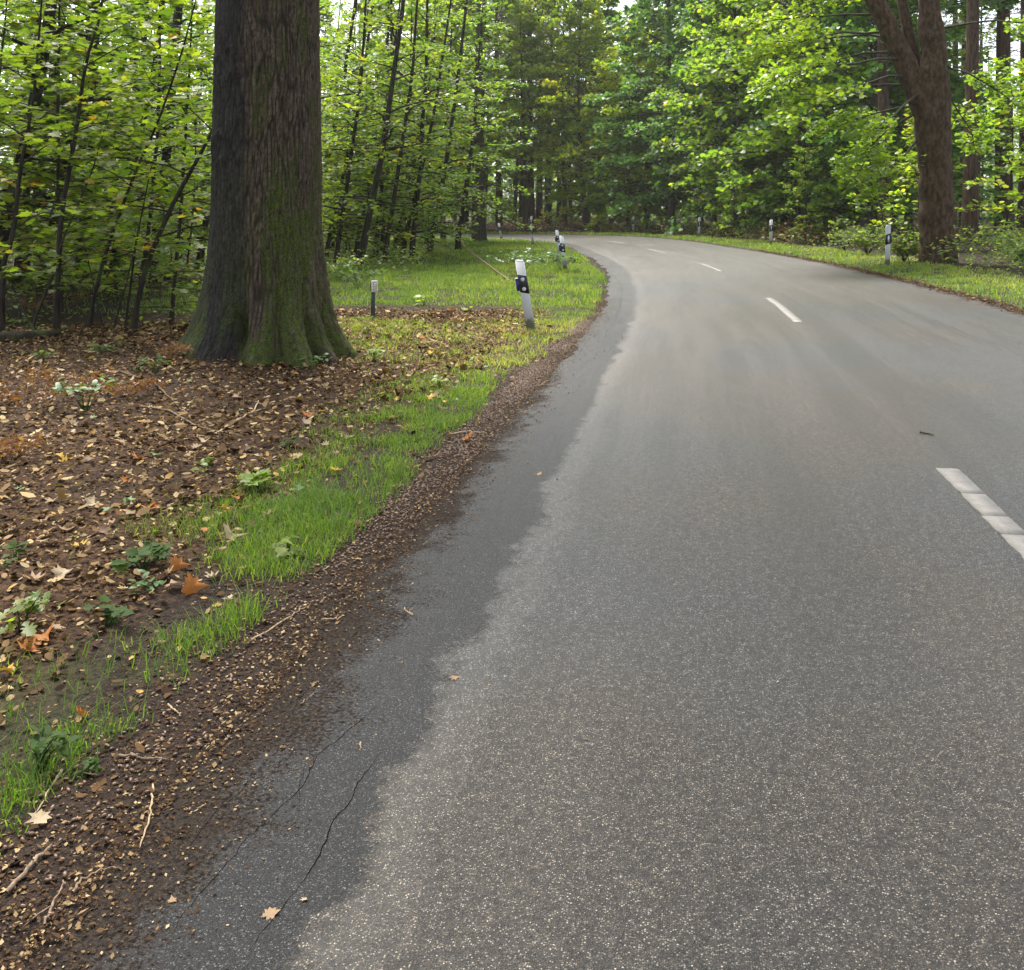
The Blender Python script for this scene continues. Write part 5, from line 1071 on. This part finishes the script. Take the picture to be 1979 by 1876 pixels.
# ------------------------------------------------------------------ delineator posts
m, nt, ns, ls, b = new_mat('post_white'); tc = ns.new('ShaderNodeTexCoord'); sx = ns.new('ShaderNodeSeparateXYZ'); ls.new(tc.outputs['Object'], sx.inputs[0])
f = noise(nt, tc.outputs['Object'], 9, 4, .65); g = noise(nt, tc.outputs['Object'], 30, 3)
zl = math_(nt, 'ADD', sx.outputs[2], math_(nt, 'MULTIPLY', math_(nt, 'SUBTRACT', f, .5), .30))
c = mix(nt, maprange(nt, g, .45, .7, 0, .25), (0.52, 0.53, 0.54), (0.38, 0.38, 0.36)); c = mix(nt, maprange(nt, zl, .30, .12, 0, .35), c, (0.36, 0.36, 0.30)); c = mix(nt, maprange(nt, zl, .20, .12, 0, .85), c, (0.13, 0.125, 0.085))
ls.new(c, b.inputs['Base Color']); b.inputs['Roughness'].default_value = .5; PW = m
def plain(name, col, rough=.5, metal=0.0, spec=.5):
    m, nt, ns, ls, b = new_mat(name); tc = ns.new('ShaderNodeTexCoord'); f = noise(nt, tc.outputs['Object'], 25, 3)
    ls.new(mix(nt, maprange(nt, f, .4, .7, 0, .35), col, tuple(.6 * v for v in col)), b.inputs['Base Color']); b.inputs['Roughness'].default_value = rough; b.inputs['Metallic'].default_value = metal; b.inputs['Specular IOR Level'].default_value = spec; return m
PB = plain('post_black', (0.008, 0.008, 0.010), .55); REFL = plain('reflector_silver', (0.62, 0.63, 0.64), .25, .3); BLUE = plain('reflector_blue', (0.012, 0.018, 0.22), .25); WCAP = plain('reflector_housing', (0.60, 0.60, 0.58), .4)
def outline(grow_=0.0, mir=1):
    hw = 0.062 + grow_; o_ = [(-hw, -0.004 - grow_), (-hw + .010, -.016 - grow_), (hw - .010, -.016 - grow_), (hw, -0.004 - grow_), (hw * .92, 0.03), (hw * .45, 0.082 + grow_), (-hw * .45, 0.082 + grow_), (-hw * .92, 0.03)]
    return [(mir * x, y) for x, y in o_][::mir]
def post_meshes(mir, round_):
    slope = lambda z0: (lambda x, y: z0 - 0.30 * x * mir + 0.05 * y)
    M = {}
    mb = MB(); prism(mb, outline(0, mir), -0.15, slope(0.985)); M['body'] = mb.mesh('post_body', mat=PW)
    mb = MB(); prism(mb, [(x * .84, y * .84 + .004) for x, y in outline(0, mir)], slope(0.985), slope(1.0)); M['cap'] = mb.mesh('post_cap', mat=PW)
    mb = MB(); prism(mb, outline(0.0025, mir), slope(0.545), slope(0.795)); M['band'] = mb.mesh('post_band', mat=PB)
    if round_:
        for i, zc in enumerate((0.735, 0.60)):
            mb = MB(); th = np.arange(20) / 20 * 6.2832; ri = np.column_stack([.028 * np.cos(th), 0 * th, .028 * np.sin(th)])
            V = np.concatenate([ri + [0, -.0185, zc], ri * .8 + [0, -.026, zc], ri * .25 + [0, -.024, zc], [[0, -.023, zc]]])
            q = [(a * 20 + i_, a * 20 + (i_ + 1) % 20, (a + 1) * 20 + (i_ + 1) % 20, (a + 1) * 20 + i_) for a in range(2) for i_ in range(20)]
            mb.add(V, [(40 + i_, 40 + (i_ + 1) % 20, 60) for i_ in range(20)], q); M['reflector%d' % i] = mb.mesh('post_reflector', mat=REFL)
    else:
        mb = MB(); box(mb, (-.022, -.026, .585), (.022, -.0185, .755)); M['reflector0'] = mb.mesh('post_reflector', mat=REFL)
    s = -mir; mb = MB(); x0, x1 = sorted((s * .0655, s * .105))
    prism(mb, [(x0, -.015), (x1, .012), (x1, .05), (x0, .055)] if s > 0 else [(x0, .012), (x1, -.015), (x1, .055), (x0, .05)], .585, .755); M['blue'] = mb.mesh('post_blue', mat=BLUE)
    mb = MB(); prism(mb, [(x0 - .003, -.02), (x1 + .003, -.02 if s < 0 else .008), (x1 + .003, .058), (x0 - .003, .058)], .7555, .766); M['hood'] = mb.mesh('post_hood', mat=WCAP)
    return M
PML = post_meshes(1, True); PMR = post_meshes(-1, False)
def delineator(x, y, lean, yaw, sc, M, label, group, blue=True):
    root = empty('delineator_post', (x, y, gz1(x, y) - 0.01), 0, sc); root.rotation_euler = (0.02, lean, yaw); tag(root, label, 'delineator', group)
    obj('post_body', M['body'], root); obj('post_cap', M['cap'], root); bd = obj('black_band', M['band'], root)
    for k_ in M:
        if k_.startswith('reflector'): obj('reflector', M[k_], bd)
    if blue:
        bl = obj('blue_reflector', M['blue'], root); obj('hood', M['hood'], bl)
GL, GRt = 'delineators on the inside of the bend', 'delineators on the outside of the bend'
x, y, z = at(1027, 640); delineator(x, y, -0.165, -0.10, 1.0, PML, 'nearest white delineator, tilted, two round reflectors and dirty foot', GL)
x, y, z = at(1093, 524); delineator(x, y, -0.12, -0.05, 1.0, PML, 'second tilted delineator, standing just in front of another', GL)
delineator(1.80, 38.8, -0.10, 0.0, 1.0, PML, 'delineator half hidden behind the second tilted one', GL)
delineator(1.08, 52.5, -0.13, 0.15, 1.0, PML, 'slim tilted delineator before the bend, fourth on the inside', GL, blue=False)
delineator(-0.62, 60.6, -0.17, 0.3, 1.0, PML, 'tilted delineator right of the stout trunk', GL, blue=False)
delineator(9.12, 24.9, 0.01, 0.15, 1.0, PMR, 'delineator with one rectangular reflector beside the forked trunk', GRt)
delineator(10.35, 41.0, 0.01, 0.1, 1.0, PMR, 'cream delineator on the far verge before the dark paired trunks', GRt)
delineator(9.75, 53.5, 0.02, 0.05, 1.05, PMR, 'delineator in the middle of the far verge under dark maples', GRt)
delineator(7.85, 66.5, 0.02, 0.0, 1.1, PMR, 'most distant delineator on the straight far verge', GRt)
delineator(1.32, 71.0, 0.02, 0.0, 1.15, PMR, 'delineator across the bend, directly behind the slim tilted one', GRt)
delineator(-5.45, 73.2, 0.02, 0.0, 1.1, PMR, 'small white delineator beyond the bend, left of the bowed trunk', GRt)
delineator(-4.05, 76.0, 0.02, 0.0, 0.9, PMR, 'tiny pale stake beyond the bend, right of the bowed trunk', GRt, blue=False)

# ------------------------------------------------------------------ marker post with plate
MP = plain('marker_green_grey', (0.035, 0.045, 0.038), .7); PLATE = plain('plate_ivory', (0.66, 0.64, 0.56), .45); INK = plain('plate_ink', (0.03, 0.03, 0.03), .6); GREYINK = plain('plate_grey_ink', (0.26, 0.26, 0.22), .6)
x, y, z = at(721, 618); root = empty('marker_post', (x, y, z)); tag(root, 'short dark marker post with a small ivory plate in the grass', 'marker post')
mb = MB(); o8 = [(-.032, -.022), (-.022, -.032), (.022, -.032), (.032, -.022), (.032, .022), (.022, .032), (-.022, .032), (-.032, .022)]
prism(mb, o8, -.1, .44); prism(mb, [(a * 1.12, b_ * 1.12) for a, b_ in o8], .4405, .61); prism(mb, [(a * .8, b_ * .8) for a, b_ in o8], .6105, .622); obj('post', mb.mesh('marker_shaft', mat=MP), root)
pl_root = bpy.data.objects.new('plate', None)
mb = MB(); W_, H_, rc = .055, .09, .018
cor = []
for cx_, cz_, a0 in ((W_ - rc, H_ - rc, 0), (-W_ + rc, H_ - rc, 90), (-W_ + rc, -H_ + rc, 180), (W_ - rc, -H_ + rc, 270)):
    cor += [(cx_ + rc * math.cos(math.radians(a0 + t)), cz_ + rc * math.sin(math.radians(a0 + t))) for t in (0, 30, 60, 90)]
cor = np.array(cor); n = len(cor); V = np.concatenate([np.column_stack([cor[:, 0], np.full(n, 0.), cor[:, 1]]), np.column_stack([cor[:, 0], np.full(n, -.012), cor[:, 1]]), np.column_stack([cor[:, 0] * .93, np.full(n, -.016), cor[:, 1] * .95]), [[0, -.016, 0], [0, 0, 0]]])
q = [(i, n + i, n + (i + 1) % n, (i + 1) % n) for i in range(n)] + [(n + i, 2 * n + i, 2 * n + (i + 1) % n, n + (i + 1) % n) for i in range(n)]
mb.add(V, [(2 * n + i, 3 * n, 2 * n + (i + 1) % n) for i in range(n)] + [(i, (i + 1) % n, 3 * n + 1) for i in range(n)], q)
plate = obj('plate', mb.mesh('marker_plate', mat=PLATE), root); plate.location = (.026, -.040, .515); plate.rotation_euler = (0, 0, math.radians(38))
def ink(x0, z0, x1, z1, mat):
    mb = MB(); box(mb, (x0, -.0175, z0), (x1, -.0163, z1)); obj('lettering', mb.mesh('lettering', mat=mat), plate)
ink(-.040, .058, .046, .066, INK); ink(-.030, -.078, .046, -.072, INK)
for zc in (.036, -.004, -.048):
    ink(-.034, zc - .010, -.026, zc + .010, INK); ink(-.024, zc - .010, -.014, zc - .003, INK); ink(-.024, zc + .004, -.016, zc + .010, INK)
ink(-.002, -.055, .010, .030, GREYINK); ink(.024, -.045, .034, .045, GREYINK)
bpy.data.objects.remove(pl_root)

# ------------------------------------------------------------------ damp woodland air
m = bpy.data.materials.new('haze_air'); m.use_nodes = True; nt = m.node_tree; nt.nodes.remove(nt.nodes['Principled BSDF'])
pv = nt.nodes.new('ShaderNodeVolumePrincipled'); pv.inputs['Color'].default_value = (0.95, 0.97, 0.92, 1); pv.inputs['Density'].default_value = 0.00028; pv.inputs['Anisotropy'].default_value = 0.4
nt.links.new(pv.outputs[0], nt.nodes['Material Output'].inputs['Volume'])
mb = MB(); box(mb, (-175, -65, -3), (175, 215, 40)); hz_o = stuff(obj('haze', mb.mesh('haze', mat=m))); tag(hz_o, 'thin pale haze filling the air under the trees', 'haze')
